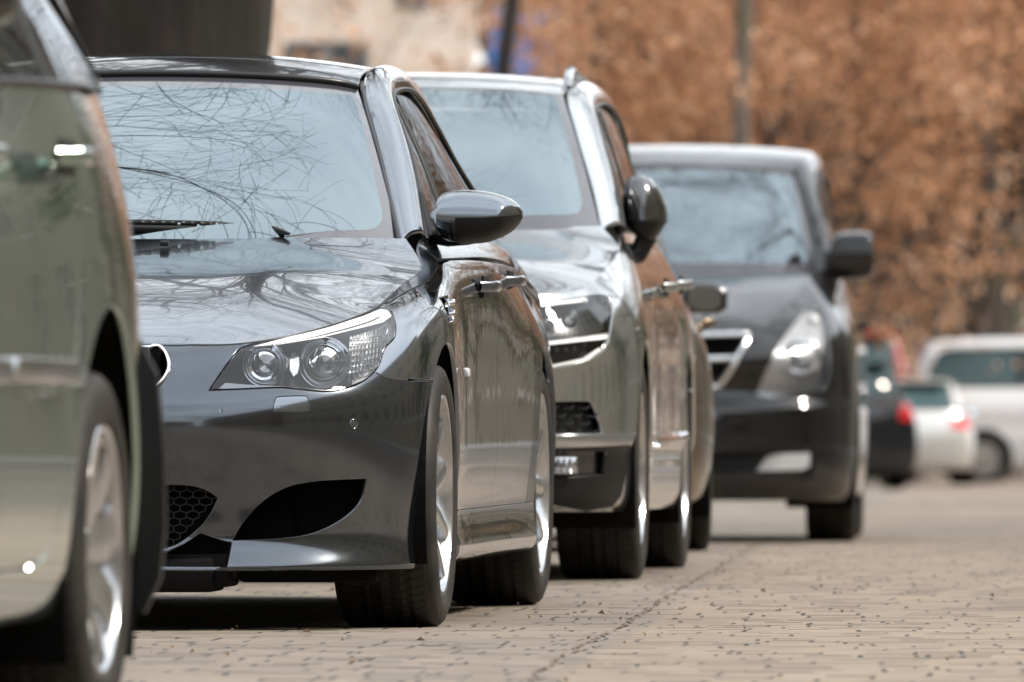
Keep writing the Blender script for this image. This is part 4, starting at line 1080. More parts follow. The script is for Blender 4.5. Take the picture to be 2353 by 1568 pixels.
# black arch edge and sill cladding with a bright strip
for sg in (1, -1):
    MB().tube([(sg * .922, 1.33, .43), (sg * .924, 1.8, .432), (sg * .924, 2.6, .44), (sg * .924, 3.08, .45)], .016, 8).build('chrome_strip', M['chrome'], c.e, smooth=True)
sh_ = c.hood(4, 10, [(.15, .90), (.32, .965), (.5, 1.005), (.7, 1.04), (.9, 1.065), (1.05, 1.085), (1.13, 1.10)], [(.745, 1.34, 1.115)], bulge=.012)
swb = [(0, 1.10, 1.085), (.25, 1.115, 1.085), (.48, 1.17, 1.09), (.65, 1.26, 1.095), (.742, 1.36, 1.10)]; swt = [(0, 1.86, 1.575), (.22, 1.865, 1.573), (.4, 1.885, 1.567), (.52, 1.92, 1.558), (.585, 1.96, 1.548)]
c.screen(swb, swt, border=.42, bottom=.42)
c.roof([(1.86, 1.580, 1.965, 1.555), (2.1, 1.618, 2.15, 1.588), (2.5, 1.640, 2.5, 1.612), (3.0, 1.640, 3.0, 1.612), (3.5, 1.62, 3.5, 1.59), (4.0, 1.58, 3.98, 1.55)], [.588, .60, .605, .605, .60, .58])
inn = [(.747, 1.355, 1.10), (.71, 1.52, 1.23), (.668, 1.68, 1.345), (.63, 1.83, 1.45), (.598, 1.97, 1.550), (.605, 2.2, 1.59), (.61, 2.6, 1.612), (.61, 3.1, 1.608), (.605, 3.5, 1.588), (.60, 3.8, 1.56), (.60, 4.05, 1.48), (.62, 4.22, 1.33), (.65, 4.32, 1.19)]
outr = [(.805, 1.50, 1.115), (.775, 1.66, 1.24), (.738, 1.80, 1.35), (.705, 1.94, 1.44), (.682, 2.08, 1.50), (.678, 2.3, 1.528), (.682, 2.65, 1.545), (.682, 3.1, 1.54), (.68, 3.45, 1.52), (.685, 3.7, 1.47), (.70, 3.85, 1.36), (.725, 3.97, 1.25), (.745, 4.02, 1.17)]
c.sides(inn, outr, lambda y: (.795 - .02 * max(0, y - 3.2), 1.105 + .03 * smooth(1.5, 3.8, y)), [(2.3, 2.36, .07), (3.22, 3.3, .06)])
c.screen([(0, 4.32, 1.18), (.3, 4.31, 1.18), (.5, 4.28, 1.18), (.64, 4.24, 1.185)], [(0, 4.04, 1.56), (.3, 4.03, 1.555), (.48, 4.0, 1.55), (.58, 3.97, 1.54)], name='rear_window', mat='sglass', sign=-1, rows=4, bulge=(0, .02, .01), border=.2)
for sg in (1, -1):
    r = MB(); r.tube([(sg * .595, 2.10, 1.575), (sg * .597, 2.12, 1.612), (sg * .60, 2.17, 1.630), (sg * .60, 2.4, 1.628), (sg * .598, 2.8, 1.622), (sg * .595, 3.3, 1.61), (sg * .59, 3.8, 1.585), (sg * .59, 3.9, 1.54)], [.017, .019, .018, .014, .014, .014, .014, .012], 10)
    r.build('roof_rail', M['satin'], c.e, smooth=True)
c.shell(1.05, lambda x, y, z: (y < .5 and .64 < z < .9 and x > .4) or (y < .45 and z < .56) or (x < .46 and y < .2 and .66 < z))
c.cabin(.72, 1.35, 4.0, 1.07, (2.5, 3.3), 1.40)
c.wheels(.776, 'suv', W=.255, rr=.235, spokes=5, twin=True)
# lamp insides
for h, sg in zip(c.lamp('lamp', 'headlamp', 1, depth=.10), (1, -1)):
    def q(x, y, ly):
        hh = c.S.hit(*ray(c.M, x, y)); p = hh[1] if hh is not None else c.S.near(c.at(x, y, ly))[1]
        return (sg * p[0], p[1] + (.025 if ly < .5 else ly - 1), p[2])
    c.sk.panel('lstrip', 'daylight_strip', M['satinwhite'], h, only_mirror=sg < 0, flange=.003)
    def bar(pts, r, nm, mt): MB().tube([q(*p) for p in pts], r, 8).build(nm, mt, h, smooth=True)
    bar([(1150, 706, .16), (1250, 699, .17), (1335, 690, .20), (1345, 692, .21)], .009, 'daylight_strip', M['satinwhite'])
    bar([(1150, 792, .16), (1250, 787, .17), (1340, 779, .22), (1396, 771, .31)], .007, 'chrome_bar', M['satinwhite'])
    bar([(1150, 852, .14), (1261, 841, .15), (1340, 826, .19), (1380, 804, .25), (1395, 778, .30)], .007, 'chrome_edge', M['satin'])
    for x0, x1, y0, y1 in ((1170, 1218, 722, 770), (1226, 1272, 718, 768), (1280, 1322, 712, 760)):
        a, b = q(x0, y1, 1.05), q(x1, y0, 1.05); yy = max(a[1], b[1]); bx_ = MB(); bx_.box((min(a[0], b[0]), yy, a[2]), (max(a[0], b[0]), yy + .03, b[2]), .008); bx_.build('lamp_module', M['lampgrey'], h, autos=40)
        MB().lathe([(.001, .03), (.015, .026), (.024, .012), (.026, 0)], 24, Matrix.Translation(((a[0] + b[0]) / 2, yy, (a[2] + b[2]) / 2)) @ Matrix.Rotation(rad(-90), 4, 'Z')).build('module_lens', M['bead'], h, smooth=True)
    for i in range(9):
        x = 1175 + i * 21; a = q(x, 812 - i * 1.5 + (-10 if i > 7 else 0), 1.03); MB().lathe([(.001, .0), (.007, .004), (.009, .010)], 12, Matrix.Translation(a) @ Matrix.Rotation(rad(-90), 4, 'Z')).build('indicator_cell', M['lampgrey'], h, smooth=True)
# grille, intake inserts, fog lamps
g = MB()
for i in range(5): g.box((-.43, .05, .712 + i * .027), (.43, .075, .722 + i * .027), .003)
g.build('grille_bars', M['chrome'], c.e, autos=40); MB().box((-.46, .10, .68), (.46, .12, .86)).build('grille_backing', M['void'], c.e)
for sg in (1, -1):
    g = MB()
    for j in range(4):
        for i in range(6):
            hh = c.S.hit(*ray(c.M, 1158 + i * 36 + (j % 2) * 18, 934 + j * 18))
            if hh is None: continue
            p = hh[1]; y_ = p[1] + .02
            g.tube([(sg * (p[0] - .022), y_, p[2]), (sg * (p[0] - .012), y_ - .008, p[2] - .008), (sg * (p[0] + .012), y_ - .006, p[2] - .008), (sg * (p[0] + .022), y_, p[2])], .003, 5)
    g.build('intake_mesh', M['black'], c.e)
    a, b = c.at(1232, 1090, .1), c.at(1325, 1050, .1); fl = empty('fog_lamp'); fl.parent = c.e
    MB().box((min(sg * a.x, sg * b.x), .13, a.z), (max(sg * a.x, sg * b.x), .15, b.z), .006).build('fog_reflector', M['reflector'], fl, autos=40)
    for i in range(6):
        x = 1240 + i * 14; p = c.at(x, 1070, .12); MB().tube([(sg * p.x, .125, a.z + .006), (sg * p.x, .120, b.z - .006)], .005, 6).build('fog_rib', M['reflector'], fl, smooth=True)
    MB().box((min(sg * a.x, sg * b.x) - .004, .105, a.z - .003), (max(sg * a.x, sg * b.x) + .004, .110, b.z + .003), .002).build('fog_glass', M['clear'], fl)
# folded mirror: shell turned back against the door
for sg in (1, -1):
    m = empty('door_mirror'); m.parent = c.e; ly = 1.75
    def stt(y, x0, x1, fr, bk): a, b = c.at(x0, y, ly), c.at(x1, y, ly); return ((a.x + b.x) / 2, ly, a.z, fr, bk, abs(b.x - a.x) / 2)
    S_m = [stt(*q) for q in ((404, 1455, 1476, .04, .03), (412, 1440, 1496, .08, .05), (430, 1434, 1512, .10, .06), (455, 1430, 1524, .11, .06), (480, 1429, 1532, .11, .06), (508, 1430, 1534, .11, .06), (528, 1445, 1522, .10, .05), (545, 1462, 1510, .07, .04), (553, 1478, 1502, .04, .03))]
    n = 24; v = []; f = []; fb = []
    for (x, y, z, fr, bk, hw_) in S_m:
        for k in range(n):
            t = 2 * math.pi * k / n; cc, ss = math.cos(t), math.sin(t); v.append((sg * (x + hw_ * math.copysign(abs(ss) ** .85, ss)), y + (cc * bk if cc > 0 else cc * fr), z))
    for i in range(len(S_m) - 1):
        for k in range(n):
            q_ = (i * n + k, i * n + (k + 1) % n, (i + 1) * n + (k + 1) % n, (i + 1) * n + k)
            (fb if (k in (16, 17, 18, 19, 20, 21) or i >= 5) else f).append(q_)
    f.append(tuple(range(n)))
    meshobj('mirror_shell', v, f, paint('mirror_cap_paint', (.10, .10, .105), .9, .2, .1), m).data.set_sharp_from_angle(angle=rad(50))
    meshobj('mirror_lower_cover', v, fb + [tuple(range(len(v) - n, len(v)))], M['black'], m)
    a = c.at(1480, 556, ly); MB().tube([(sg * (a.x + .01), ly, a.z + .02), (sg * (a.x - .02), ly, a.z - .04), (sg * .80, ly - .02, a.z - .05)], [.035, .032, .04], 10).build('mirror_arm', M['black'], m, smooth=True)
handle(c.e, .912, 2.1, .93, P_suv); handle(c.e, .915, 2.98, .95, P_suv)
a0 = c.at(1330, 520, 1.28); wpS = MB(); wpS.tube([(.60, 1.27, 1.112), (.3, 1.14, 1.106), (-.1, 1.10, 1.104), (-.5, 1.14, 1.104)], .006, 6); wpS.build('wiper', M['black'], c.e, smooth=True)
# ------------------------------------------------------------------ vans (black one parked in the row, white one far off)
vc_ = [(0, 0, 0, .12, 1.0), (.22, .01, .2, .125, 1.0), (.42, .03, .40, .15, 1.0), (.58, .07, .50, .24, 1.03), (.72, .14, .585, .42, 1.10), (.83, .25, .655, .62, 1.18), (.90, .40, .69, .80, 1.24), (.94, .58, .705, .95, 1.285),
       (.955, .95, .76, 1.12, 1.29), (.95, 1.3, .82, 1.32, 1.30), (.95, 1.7, .86, 1.7, 1.28), (.955, 2.5, .87, 2.5, 1.27), (.955, 3.3, .87, 3.3, 1.27), (.96, 4.1, .87, 4.1, 1.27), (.955, 4.6, .86, 4.6, 1.27), (.93, 4.95, .84, 4.9, 1.27),
       (.70, 5.08, .6, 5.0, 1.27), (.35, 5.1, .3, 5.02, 1.27), (0, 5.11, 0, 5.03, 1.27)]
lowV = [(.20, .04, .05), (.235, .02, .02), (.33, .008, .004), (.45, .0, .0), (.58, .0, 0), (.64, .0, .002), (.675, .004, .03), (.74, .01, .05)]
VM = Matrix.Translation((.688, 55.14, 0)) @ Matrix.Rotation(-rad(2.3), 4, 'Z')
def van(loc, rz, mat, label, wheelkey, group, hubcap=False, gl='sglass'):
    c = Car('parked_van', loc, rz, mat, vc_, lowV, .80, (.95, 4.15), .345, label, group, 'van'); c.M = VM
    c.arches(.385)
    lampV = curve([(1739, 908), (1739, 898), (1782, 805), (1830, 735), (1858, 703), (1876, 704), (1893, 716), (1904, 765), (1908, 850), (1897, 890), (1880, 901), (1820, 911), (1766, 917)], 5, True)
    c.cut('', c.F(lampV)); c.cut('lamp', c.F(shrink(lampV, 2)))
    c.cut('', c.F([(1560, 1040), (1653, 1039), (1860, 1037), (1875, 1044), (1868, 1070), (1848, 1083), (1653, 1089), (1530, 1089), (1530, 1040)]))
    c.cut('', c.P([(-.03, .745), (.24, .75), (.31, .80), (.42, .98), (-.03, .98)]))
    c.seam(curve([(1.36, .2), (1.37, .7), (1.30, 1.0), (1.28, 1.3)], 5), .006); c.seam([(2.45, .2), (2.45, 1.28)], .006); c.seam([(3.62, .75), (3.62, 1.28)], .006); c.seam([(.50, .66), (.60, .70)], .005)
    c.lower([('front_bumper', 'P', (.6, .60)), ('front_fender', 'S', (1.05, .95)), ('front_door', 'S', (1.9, .7)), ('side_panel', 'S', (3.0, .8)), ('rear_panel', 'S', (4.3, .95))])
    c.hood(2, 9, [(.13, 1.015), (.28, 1.09), (.47, 1.155), (.63, 1.21), (.78, 1.25), (.90, 1.28), (.97, 1.295)], [], bulge=.006, cols=None)
    c.screen([(0, .98, 1.295), (.3, 1.0, 1.295), (.53, 1.06, 1.295), (.66, 1.16, 1.295), (.735, 1.27, 1.295)], [(0, 1.72, 1.83), (.25, 1.73, 1.825), (.43, 1.76, 1.815), (.56, 1.80, 1.80), (.618, 1.85, 1.79)], border=.32, bottom=.35)
    c.roof([(1.72, 1.84, 1.855, 1.80), (2.0, 1.915, 2.05, 1.875), (2.5, 1.958, 2.5, 1.925), (3.5, 1.96, 3.5, 1.925), (4.3, 1.95, 4.3, 1.915), (4.95, 1.90, 4.92, 1.87)], [.622, .66, .695, .70, .70, .69])
    inn = [(.74, 1.27, 1.298), (.705, 1.42, 1.43), (.672, 1.58, 1.57), (.648, 1.72, 1.69), (.632, 1.86, 1.80), (.668, 2.1, 1.882), (.70, 2.6, 1.925), (.705, 3.5, 1.925), (.705, 4.3, 1.915), (.70, 4.8, 1.88), (.71, 5.0, 1.62), (.74, 5.05, 1.3)]
    outr = [(.835, 1.36, 1.30), (.80, 1.52, 1.43), (.765, 1.66, 1.56), (.735, 1.80, 1.67), (.725, 1.98, 1.76), (.745, 2.2, 1.80), (.76, 2.7, 1.81), (.76, 3.5, 1.81), (.76, 4.3, 1.80), (.755, 4.7, 1.77), (.79, 4.85, 1.55), (.83, 4.92, 1.3)]
    c.sides(inn, outr, lambda y: (.858, 1.29), [(2.42, 2.45, .09), (3.6, 3.6, .09)], glass=gl)
    c.screen([(0, 5.06, 1.28), (.3, 5.05, 1.28), (.55, 5.03, 1.28), (.72, 4.98, 1.28)], [(0, 4.98, 1.88), (.3, 4.97, 1.88), (.5, 4.95, 1.87), (.66, 4.92, 1.86)], name='rear_window', mat='sglass', sign=-1, rows=4, bulge=(0, .02, .0), border=.2)
    c.shell(1.24, lambda x, y, z: (y < .95 and .66 < z < 1.2 and x > .3) or (y < .2 and x < .45 and z > .78) or (y < .4 and z < .5))
    c.cabin(.78, 1.25, 4.9, 1.26, (2.4, 3.4), 1.62)
    c.wheels(.815, wheelkey, W=.235, rr=.215, hubcap=hubcap, spokes=6, twin=False)
    for h, sg in zip(c.lamp('lamp', 'headlamp', 1, depth=.075, housing='lamppale'), (1, -1)):
        p = c.S.hit(*ray(VM, 1842, 822))[1]; Mx = Matrix.Translation((sg * p[0], p[1] + .055, p[2])) @ Matrix.Rotation(rad(-90), 4, 'Z')
        MB().lathe([(.001, .03), (.03, .026), (.05, .012), (.058, .0)], 32, Mx).build('projector_lens', M['bead'], h, smooth=True)
        MB().lathe([(.062, .0), (.066, .016), (.078, .022), (.09, .012), (.094, -.01)], 32, Mx).build('lamp_ring', M['reflector'], h, smooth=True)
        p = c.S.hit(*ray(VM, 1868, 738))[1]; MB().lathe([(.001, .02), (.02, .012), (.03, -.01)], 24, Matrix.Translation((sg * p[0], p[1] + .045, p[2])) @ Matrix.Rotation(rad(-90), 4, 'Z')).build('indicator', M['white_lens'], h, smooth=True)
    for nm, y0, y1, xa, xb, rr_ in (('grille_bar', 770, 770, -.40, 0, .014), ('grille_bar', 824, 824, -.30, 0, .014), ('grille_bar', 888, 888, -.2, 0, .014)): pass
    def chrome(pts, r, nm='grille_surround'):
        P = []
        for x, y in curve(pts, 3):
            hh = c.S.hit(*ray(VM, x, y))
            if hh is not None: q_ = c.S.ev([hh[0][0]], [hh[0][1]], True); P.append(Vector(q_[0][0] + q_[1][0] * .002))
        P = [Vector((-p.x, p.y, p.z)) for p in P[::-1]] + P; MB().tube(P, r, 8).build(nm, M['chrome'], c.e, smooth=True)
    chrome([(1515, 771), (1604, 771), (1700, 770), (1722, 772), (1722, 772), (1700, 815), (1672, 862), (1655, 884), (1640, 890), (1515, 892)], .015); chrome([(1515, 826), (1604, 826), (1690, 824)], .017, 'grille_bar')
    MB().box((-.42, .15, .72), (.42, .17, .985)).build('grille_backing', M['void'], c.e)
    for sg in (1, -1):
        a, b = c.at(1560, 1092, .1), c.at(1872, 1036, .1); MB().box((min(sg * a.x, sg * b.x), .12, a.z - .02), (max(sg * a.x, sg * b.x), .13, b.z + .02)).build('intake_backing', M['black'], c.e)
        P = [c.at(x, y, .10) for x, y in ((1738, 1083), (1762, 1050), (1785, 1043), (1862, 1041), (1860, 1072), (1845, 1080))]
        v = [(sg * p.x, .085, p.z) for p in P] + [(sg * p.x, .11, p.z) for p in P]; n = 6
        meshobj('fog_lamp', v, [tuple(range(n))] + [(i, (i + 1) % n, n + (i + 1) % n, n + i) for i in range(n)], M['white_lens'], c.e, smooth=False)
    mirror_unit(c.e, VM, [(1906, 594, 618), (1911, 556, 636), (1918, 540, 642), (1940, 534, 644), (1975, 533, 643), (1996, 536, 640), (2005, 546, 632), (2009, 570, 615)], 1.45, .13, mat if not hubcap else M['black'],
                arm=([(.80, 1.50, 1.32), (.88, 1.46, 1.32), (.97, 1.45, 1.33)], [.035, .03, .03], M['black']), e=3.4)
    handle(c.e, .95, 2.25, 1.05, mat)
    for sg in (1, -1): MB().box((min(sg * .70, sg * .84), 4.93, .95), (max(sg * .70, sg * .84), 5.02, 1.25), .02).build('tail_lamp', M['red_lens'], c.e, autos=40)
    return c
P_black = paint('black_paint', (.006, .006, .007), 0, .2, .05)
P_white = paint('white_paint', (.72, .73, .75), 0, .35, .5)
van((.688, 55.14, 0), -rad(2.3), P_black, 'black van with a big slanted headlamp and chrome barred grille, last of the parked row', 'van', 'cars parked along the kerb')
van((10.45, 156.0, 0), rad(90), P_white, 'white minivan standing side on across the far end of the street', 'whitevan', 'cars at the far end of the street', True, 'dglass')

# ------------------------------------------------------------------ hatchbacks and small cars
def hatch(loc, rz, mat, label, sc=(1, 1, 1), group='cars at the far end of the street', key='h', hubcap=False, moulding=False, arch=.375, tail='red_lens', cat='car', windows='sglass', tailx=.84, tw=0):
    sx, sy, sz = sc
    hc = [(0, 0, 0, .1, .70), (.2, .01, .2, .11, .70), (.4, .04, .4, .14, .71), (.57, .1, .56, .22, .73), (.70, .19, .65, .38, .78), (.785, .31, .69, .55, .83), (.83, .46, .71, .7, .87), (.85, .82, .725, .85, .90),
          (.845, 1.15, .74, 1.1, .93), (.84, 1.45, .74, 1.4, .97), (.845, 2.0, .755, 2.0, .985), (.85, 2.6, .755, 2.6, 1.0), (.858, 3.0, .745, 3.0, 1.01), (.865, 3.33, .73, 3.33, 1.02), (.85, 3.7, .70, 3.68, 1.02), (.79, 4.0, .66, 3.92, 1.02),
          (.6, 4.12, .52, 4.02, 1.02), (.3, 4.17, .28, 4.07, 1.02), (0, 4.18, 0, 4.08, 1.02)]
    S3 = lambda p: (p[0] * sx, p[1] * sy, p[2] * sz)
    hc = [(a * sx, b * sy, (c + (tw * smooth(2.4, 3.3, b) if a > .7 else 0)) * sx, d * sy, e * sz) for a, b, c, d, e in hc]
    low = [(.19, .05, .06), (.22, .03, .03), (.32, .008, .01), (.44, .0, 0), (.54, .0, 0)]
    c = Car('parked_car', loc, rz, mat, hc, low, .56 * sz, (.80 * sy, 3.33 * sy), .306, label, group, cat)
    c.arches(arch)
    lp = [(.42, .56), (.62, .55), (.80, .60), (.80, .72), (.62, .72), (.46, .68)]
    c.cut('', c.P([(a * sx, b * sz) for a, b in lp])); c.cut('lamp', c.P([((a - .6) * .97 * sx + .6 * sx, (b - .63) * .94 * sz + .63 * sz) for a, b in lp]))
    tl = [(.50, .78), (tailx, .76), (tailx, .98), (.70, .99), (.56, .96)]
    c.cut('', c.P([(a * sx, b * sz) for a, b in tl], back=True)); c.cut('tail', c.P([((a - .7) * .96 * sx + .7 * sx, (b - .87) * .94 * sz + .87 * sz) for a, b in tl], back=True))
    c.seam(curve([(1.2 * sy, .2), (1.2 * sy, .6), (1.22 * sy, .85), (1.3 * sy, .97 * sz)], 5), .007); c.seam([(2.2 * sy, .2), (2.2 * sy, 1.0 * sz)], .007)
    c.seam(curve([(2.55 * sy, .285), (2.72 * sy, .30), (2.83 * sy, .40), (2.90 * sy, .56), (2.985 * sy, .70), (3.02 * sy, .80), (3.02 * sy, 1.01 * sz)], 5), .007)
    c.seam([(1.22 * sy, .275), (2.0 * sy, .275), (2.6 * sy, .28)], .006); c.seam([(3.75 * sy, .55), (4.0 * sy, .56)], .006)
    c.lower([('front_bumper', 'P', (.3, .4)), ('front_fender', 'S', (.95 * sy, .78)), ('front_door', 'S', (1.7 * sy, .6)), ('rear_door', 'S', (2.5 * sy, .6)), ('rear_fender', 'S', (3.4 * sy, .85)), ('tailgate', 'B', (.2, .8)), ('sill', 'S', (1.8 * sy, .24))])
    H = [tuple(q) for q in [S3(p) for p in []]]
    c.hood(3, 9, [(.12 * sy, .72 * sz), (.28 * sy, .80 * sz), (.5 * sy, .86 * sz), (.7 * sy, .90 * sz), (.85 * sy, .925 * sz), (1.0 * sy, .945 * sz)], [])
    c.screen([S3(p) for p in [(0, .98, .94), (.25, 1.0, .94), (.45, 1.05, .94), (.60, 1.14, .945), (.68, 1.24, .95)]], [S3(p) for p in [(0, 1.72, 1.40), (.2, 1.73, 1.398), (.36, 1.76, 1.39), (.47, 1.80, 1.38), (.53, 1.84, 1.37)]], border=.25)
    c.roof([(a * sy, b * sz, d * sy, e * sz) for a, b, d, e in [(1.72, 1.405, 1.845, 1.375), (2.0, 1.45, 2.05, 1.42), (2.4, 1.475, 2.4, 1.445), (3.0, 1.475, 3.0, 1.44), (3.4, 1.46, 3.4, 1.42), (3.85, 1.425, 3.8, 1.39)]], [w_ * sx for w_ in (.533, .54, .545, .545, .54, .52)])
    inn = [S3(p) for p in [(.685, 1.24, .95), (.645, 1.40, 1.07), (.605, 1.56, 1.18), (.57, 1.70, 1.28), (.54, 1.85, 1.372), (.545, 2.05, 1.42), (.55, 2.5, 1.445), (.55, 3.0, 1.44), (.545, 3.4, 1.42), (.53, 3.75, 1.385), (.56, 3.9, 1.25), (.60, 4.02, 1.03)]]
    outr = [S3(p) for p in [(.745, 1.36, .98), (.715, 1.52, 1.09), (.68, 1.66, 1.19), (.65, 1.78, 1.27), (.625, 1.93, 1.33), (.622, 2.15, 1.36), (.625, 2.5, 1.372), (.625, 2.95, 1.362), (.63, 3.25, 1.33), (.645, 3.5, 1.25), (.675, 3.66, 1.13), (.70, 3.72, 1.04)]]
    wd_ = lambda p: (p[0] + tw * smooth(2.4, 3.3, p[1] / sy) * max(0, 1 - max(0, p[2] / sz - 1.03) / .36) ** .8, p[1], p[2])
    inn = [wd_(p) for p in inn]; outr = [wd_(p) for p in outr]
    c.sides(inn, outr, lambda y: ((.742 + tw * smooth(2.4, 3.3, y) - .032 * smooth(2.9, 3.75, y)) * sx, (.985 + .03 * smooth(1.4, 3.4, y)) * sz), [(2.15 * sy, 2.2 * sy, .07), (3.0 * sy, 3.08 * sy, .05)], glass=windows)
    c.screen([S3(p) for p in [(0, 4.08, 1.03), (.25, 4.07, 1.03), (.42, 4.05, 1.03), (.58, 4.0, 1.03)]], [S3(p) for p in [(0, 3.84, 1.40), (.25, 3.83, 1.40), (.4, 3.81, 1.39), (.5, 3.77, 1.38)]], name='rear_window', mat=windows, sign=-1, rows=4, bulge=(0, .02, .01), border=.2)
    sp = MB(); sp.box((-.48 * sx, 3.80 * sy, 1.405 * sz), (.48 * sx, 3.98 * sy, 1.44 * sz), .015); sp.build('roof_spoiler', mat, c.e, autos=40)
    c.shell(.93 * sz, lambda x, y, z: (y < .6 and .5 * sz < z < .76 * sz and x > .3) or (y > 3.7 * sy and .7 * sz < z and x > .4))
    c.cabin(.66 * sx, 1.15 * sy, 3.8 * sy, .93 * sz, (2.1 * sy, 2.95 * sy), 1.22 * sz)
    c.wheels(.745 * sx, key, W=.205, rr=.205, hubcap=hubcap, spokes=9 if key == 'green' else 6, twin=False)
    c.lamp('lamp', 'headlamp', 1, depth=.08, housing='reflector'); c.lamp('tail', 'tail_lamp', -1, depth=.03, lens=tail, housing='reflector')
    mirror_y = 1.5 * sy
    mz = .10 if key == 'green' else 0
    for sg in (1, -1):
        m = empty('door_mirror', (0, 0, mz)); m.parent = c.e
        secs = [(.80 * sx, mirror_y, 1.0 * sz, .03, .02, .03, .03), (.83 * sx, mirror_y, 1.01 * sz, .07, .03, .055, .055), (.90 * sx, mirror_y, 1.012 * sz, .08, .03, .063, .063), (.955 * sx, mirror_y, 1.01 * sz, .07, .03, .058, .058), (.985 * sx, mirror_y, 1.005 * sz, .04, .02, .035, .035)]
        v, f = loftx(secs, 24, 2.6); meshobj('mirror_shell', [(sg * a, b, d) for a, b, d in v], f, M['black_gloss'] if cat == 'car' else mat, m).data.set_sharp_from_angle(angle=rad(50))
        v = []; n = 24
        for t in np.linspace(0, 2 * math.pi, n, False): v.append((sg * (.895 * sx + .066 * math.copysign(abs(math.cos(t)) ** .8, math.cos(t))), mirror_y + .0315, 1.01 * sz + .047 * math.copysign(abs(math.sin(t)) ** .8, math.sin(t))))
        v2 = [(a, b + .003, d) for a, b, d in v]; meshobj('mirror_glass', v + v2, [tuple(range(n)), tuple(range(2 * n - 1, n - 1, -1))] + [(i, (i + 1) % n, n + (i + 1) % n, n + i) for i in range(n)], M['mirrorglass'], m, smooth=False)
        MB().tube([(sg * .74 * sx, mirror_y + .02, .975 * sz), (sg * .83 * sx, mirror_y, 1.0 * sz)], .022, 8).build('mirror_arm', M['black'], m, smooth=True)
        if moulding:
            MB().box((min(sg * .842 * sx, sg * .872 * sx), 1.25 * sy, .575), (max(sg * .842 * sx, sg * .872 * sx), 2.18 * sy, .615), .006).build('side_moulding', M['satin'], c.e, autos=40)
            MB().box((min(sg * .846 * sx, sg * .874 * sx), 2.23 * sy, .578), (max(sg * .846 * sx, sg * .874 * sx), 2.86 * sy, .618), .006).build('side_moulding', M['satin'], c.e, autos=40)
    if key == 'green':
        for sg in (1, -1):
            fl = [(.56, .70), (.80, .70), (.852, .60), (.864, .46), (.866, .34), (.858, .25), (.83, .19), (.60, .19)]; n = len(fl)  # black plate paints in the unlit arch and bumper behind the wheel
            v = [(sg * a, 3.80, b) for a, b in fl] + [(sg * a, 3.83, b) for a, b in fl]
            meshobj('arch_shade_plate', v, [tuple(range(n)), tuple(range(2 * n - 1, n - 1, -1))] + [(i, (i + 1) % n, n + (i + 1) % n, n + i) for i in range(n)], M['black'], c.e, smooth=False)
    handle(c.e, .842 * sx, 2.0 * sy, .88 * sz, mat); handle(c.e, .852 * sx, 2.86 * sy, .895 * sz, mat, .17)
    return c
P_green = paint('pale_green_paint', (.40, .52, .46), .93, .17, .06)
P_gold = paint('bronze_paint', (.26, .20, .13), .9, .2, .2)
P_red = paint('red_paint', (.50, .02, .025), .1, .3, .3)
P_silver = paint('silver_white_paint', (.60, .60, .58), .4, .3, .5)
P_blk2 = paint('blue_black_paint', (.008, .009, .012), 0, .25, .05)
hatch((-1.887, 16.27, -.03), -rad(6.5), P_green, 'pale metallic green car at the left edge, showing its rear wheel and flank', (.985, 1.0, 1.06), 'cars parked along the kerb', 'green', moulding=True, arch=.405, tailx=.74, tw=.07)
hatch((-.165, 47.35, .058), rad(180) + rad(1.0), P_gold, 'bronze car facing away, squeezed between the silver beige SUV and the black van', (1.0, 1.05, .97), 'cars parked along the kerb', 'gold', tailx=.68)
hatch((2.52, 134.0, 0), rad(199), P_blk2, 'dark hatchback with a bright red tail lamp, beyond the black van', (1.0, 1.0, 1.0), key='far', tail='red_lens', windows='dglass')
hatch((4.62, 161.3, 0), rad(180), P_red, 'red car half hidden behind the dark hatchback at the far end', (1.05, 1.0, 1.42), key='far', windows='dglass')
hatch((5.0, 150.2, 0), rad(180), P_silver, 'silver white car between the dark hatchback and the white minivan', (.98, 1.0, .92), key='far', windows='dglass')
# ------------------------------------------------------------------ trees
def bark(name, c1, c2, sc=6, moss=None):
    m, t, p = newmat(name); N = t.nodes.new; Lk = t.links.new; p.inputs['Roughness'].default_value = .9
    g = N('ShaderNodeTexCoord'); mp = N('ShaderNodeMapping'); mp.inputs['Scale'].default_value = (1, 1, .16); Lk(g.outputs['Object'], mp.inputs[0])
    n = N('ShaderNodeTexNoise'); n.inputs['Scale'].default_value = sc; n.inputs['Detail'].default_value = 7; n.inputs['Roughness'].default_value = .65; Lk(mp.outputs[0], n.inputs['Vector'])
    r = N('ShaderNodeValToRGB'); e = r.color_ramp.elements; e[0].position = .35; e[0].color = (*c1, 1); e[1].position = .68; e[1].color = (*c2, 1); Lk(n.outputs['Fac'], r.inputs[0])
    out = r.outputs[0]
    if moss:
        n2 = N('ShaderNodeTexNoise'); n2.inputs['Scale'].default_value = 1.6; n2.inputs['Detail'].default_value = 4; Lk(g.outputs['Object'], n2.inputs['Vector'])
        mr = N('ShaderNodeMapRange'); mr.inputs[1].default_value = .52; mr.inputs[2].default_value = .66; Lk(n2.outputs['Fac'], mr.inputs[0])
        x = N('ShaderNodeMix'); x.data_type = 'RGBA'; x.inputs['B'].default_value = (*moss, 1); Lk(out, x.inputs['A']); Lk(mr.outputs[0], x.inputs['Factor']); out = x.outputs['Result']
    Lk(out, p.inputs['Base Color']); b = N('ShaderNodeBump'); b.inputs['Strength'].default_value = 1; b.inputs['Distance'].default_value = .05; Lk(n.outputs['Fac'], b.inputs['Height']); Lk(b.outputs[0], p.inputs['Normal'])
    return m
M['bark'] = bark('dark_bark', (.002, .0016, .0014), (.030, .021, .016), 5, (.009, .013, .003))
M['bark2'] = bark('grey_bark', (.05, .04, .032), (.17, .14, .115), 8, (.06, .07, .03))
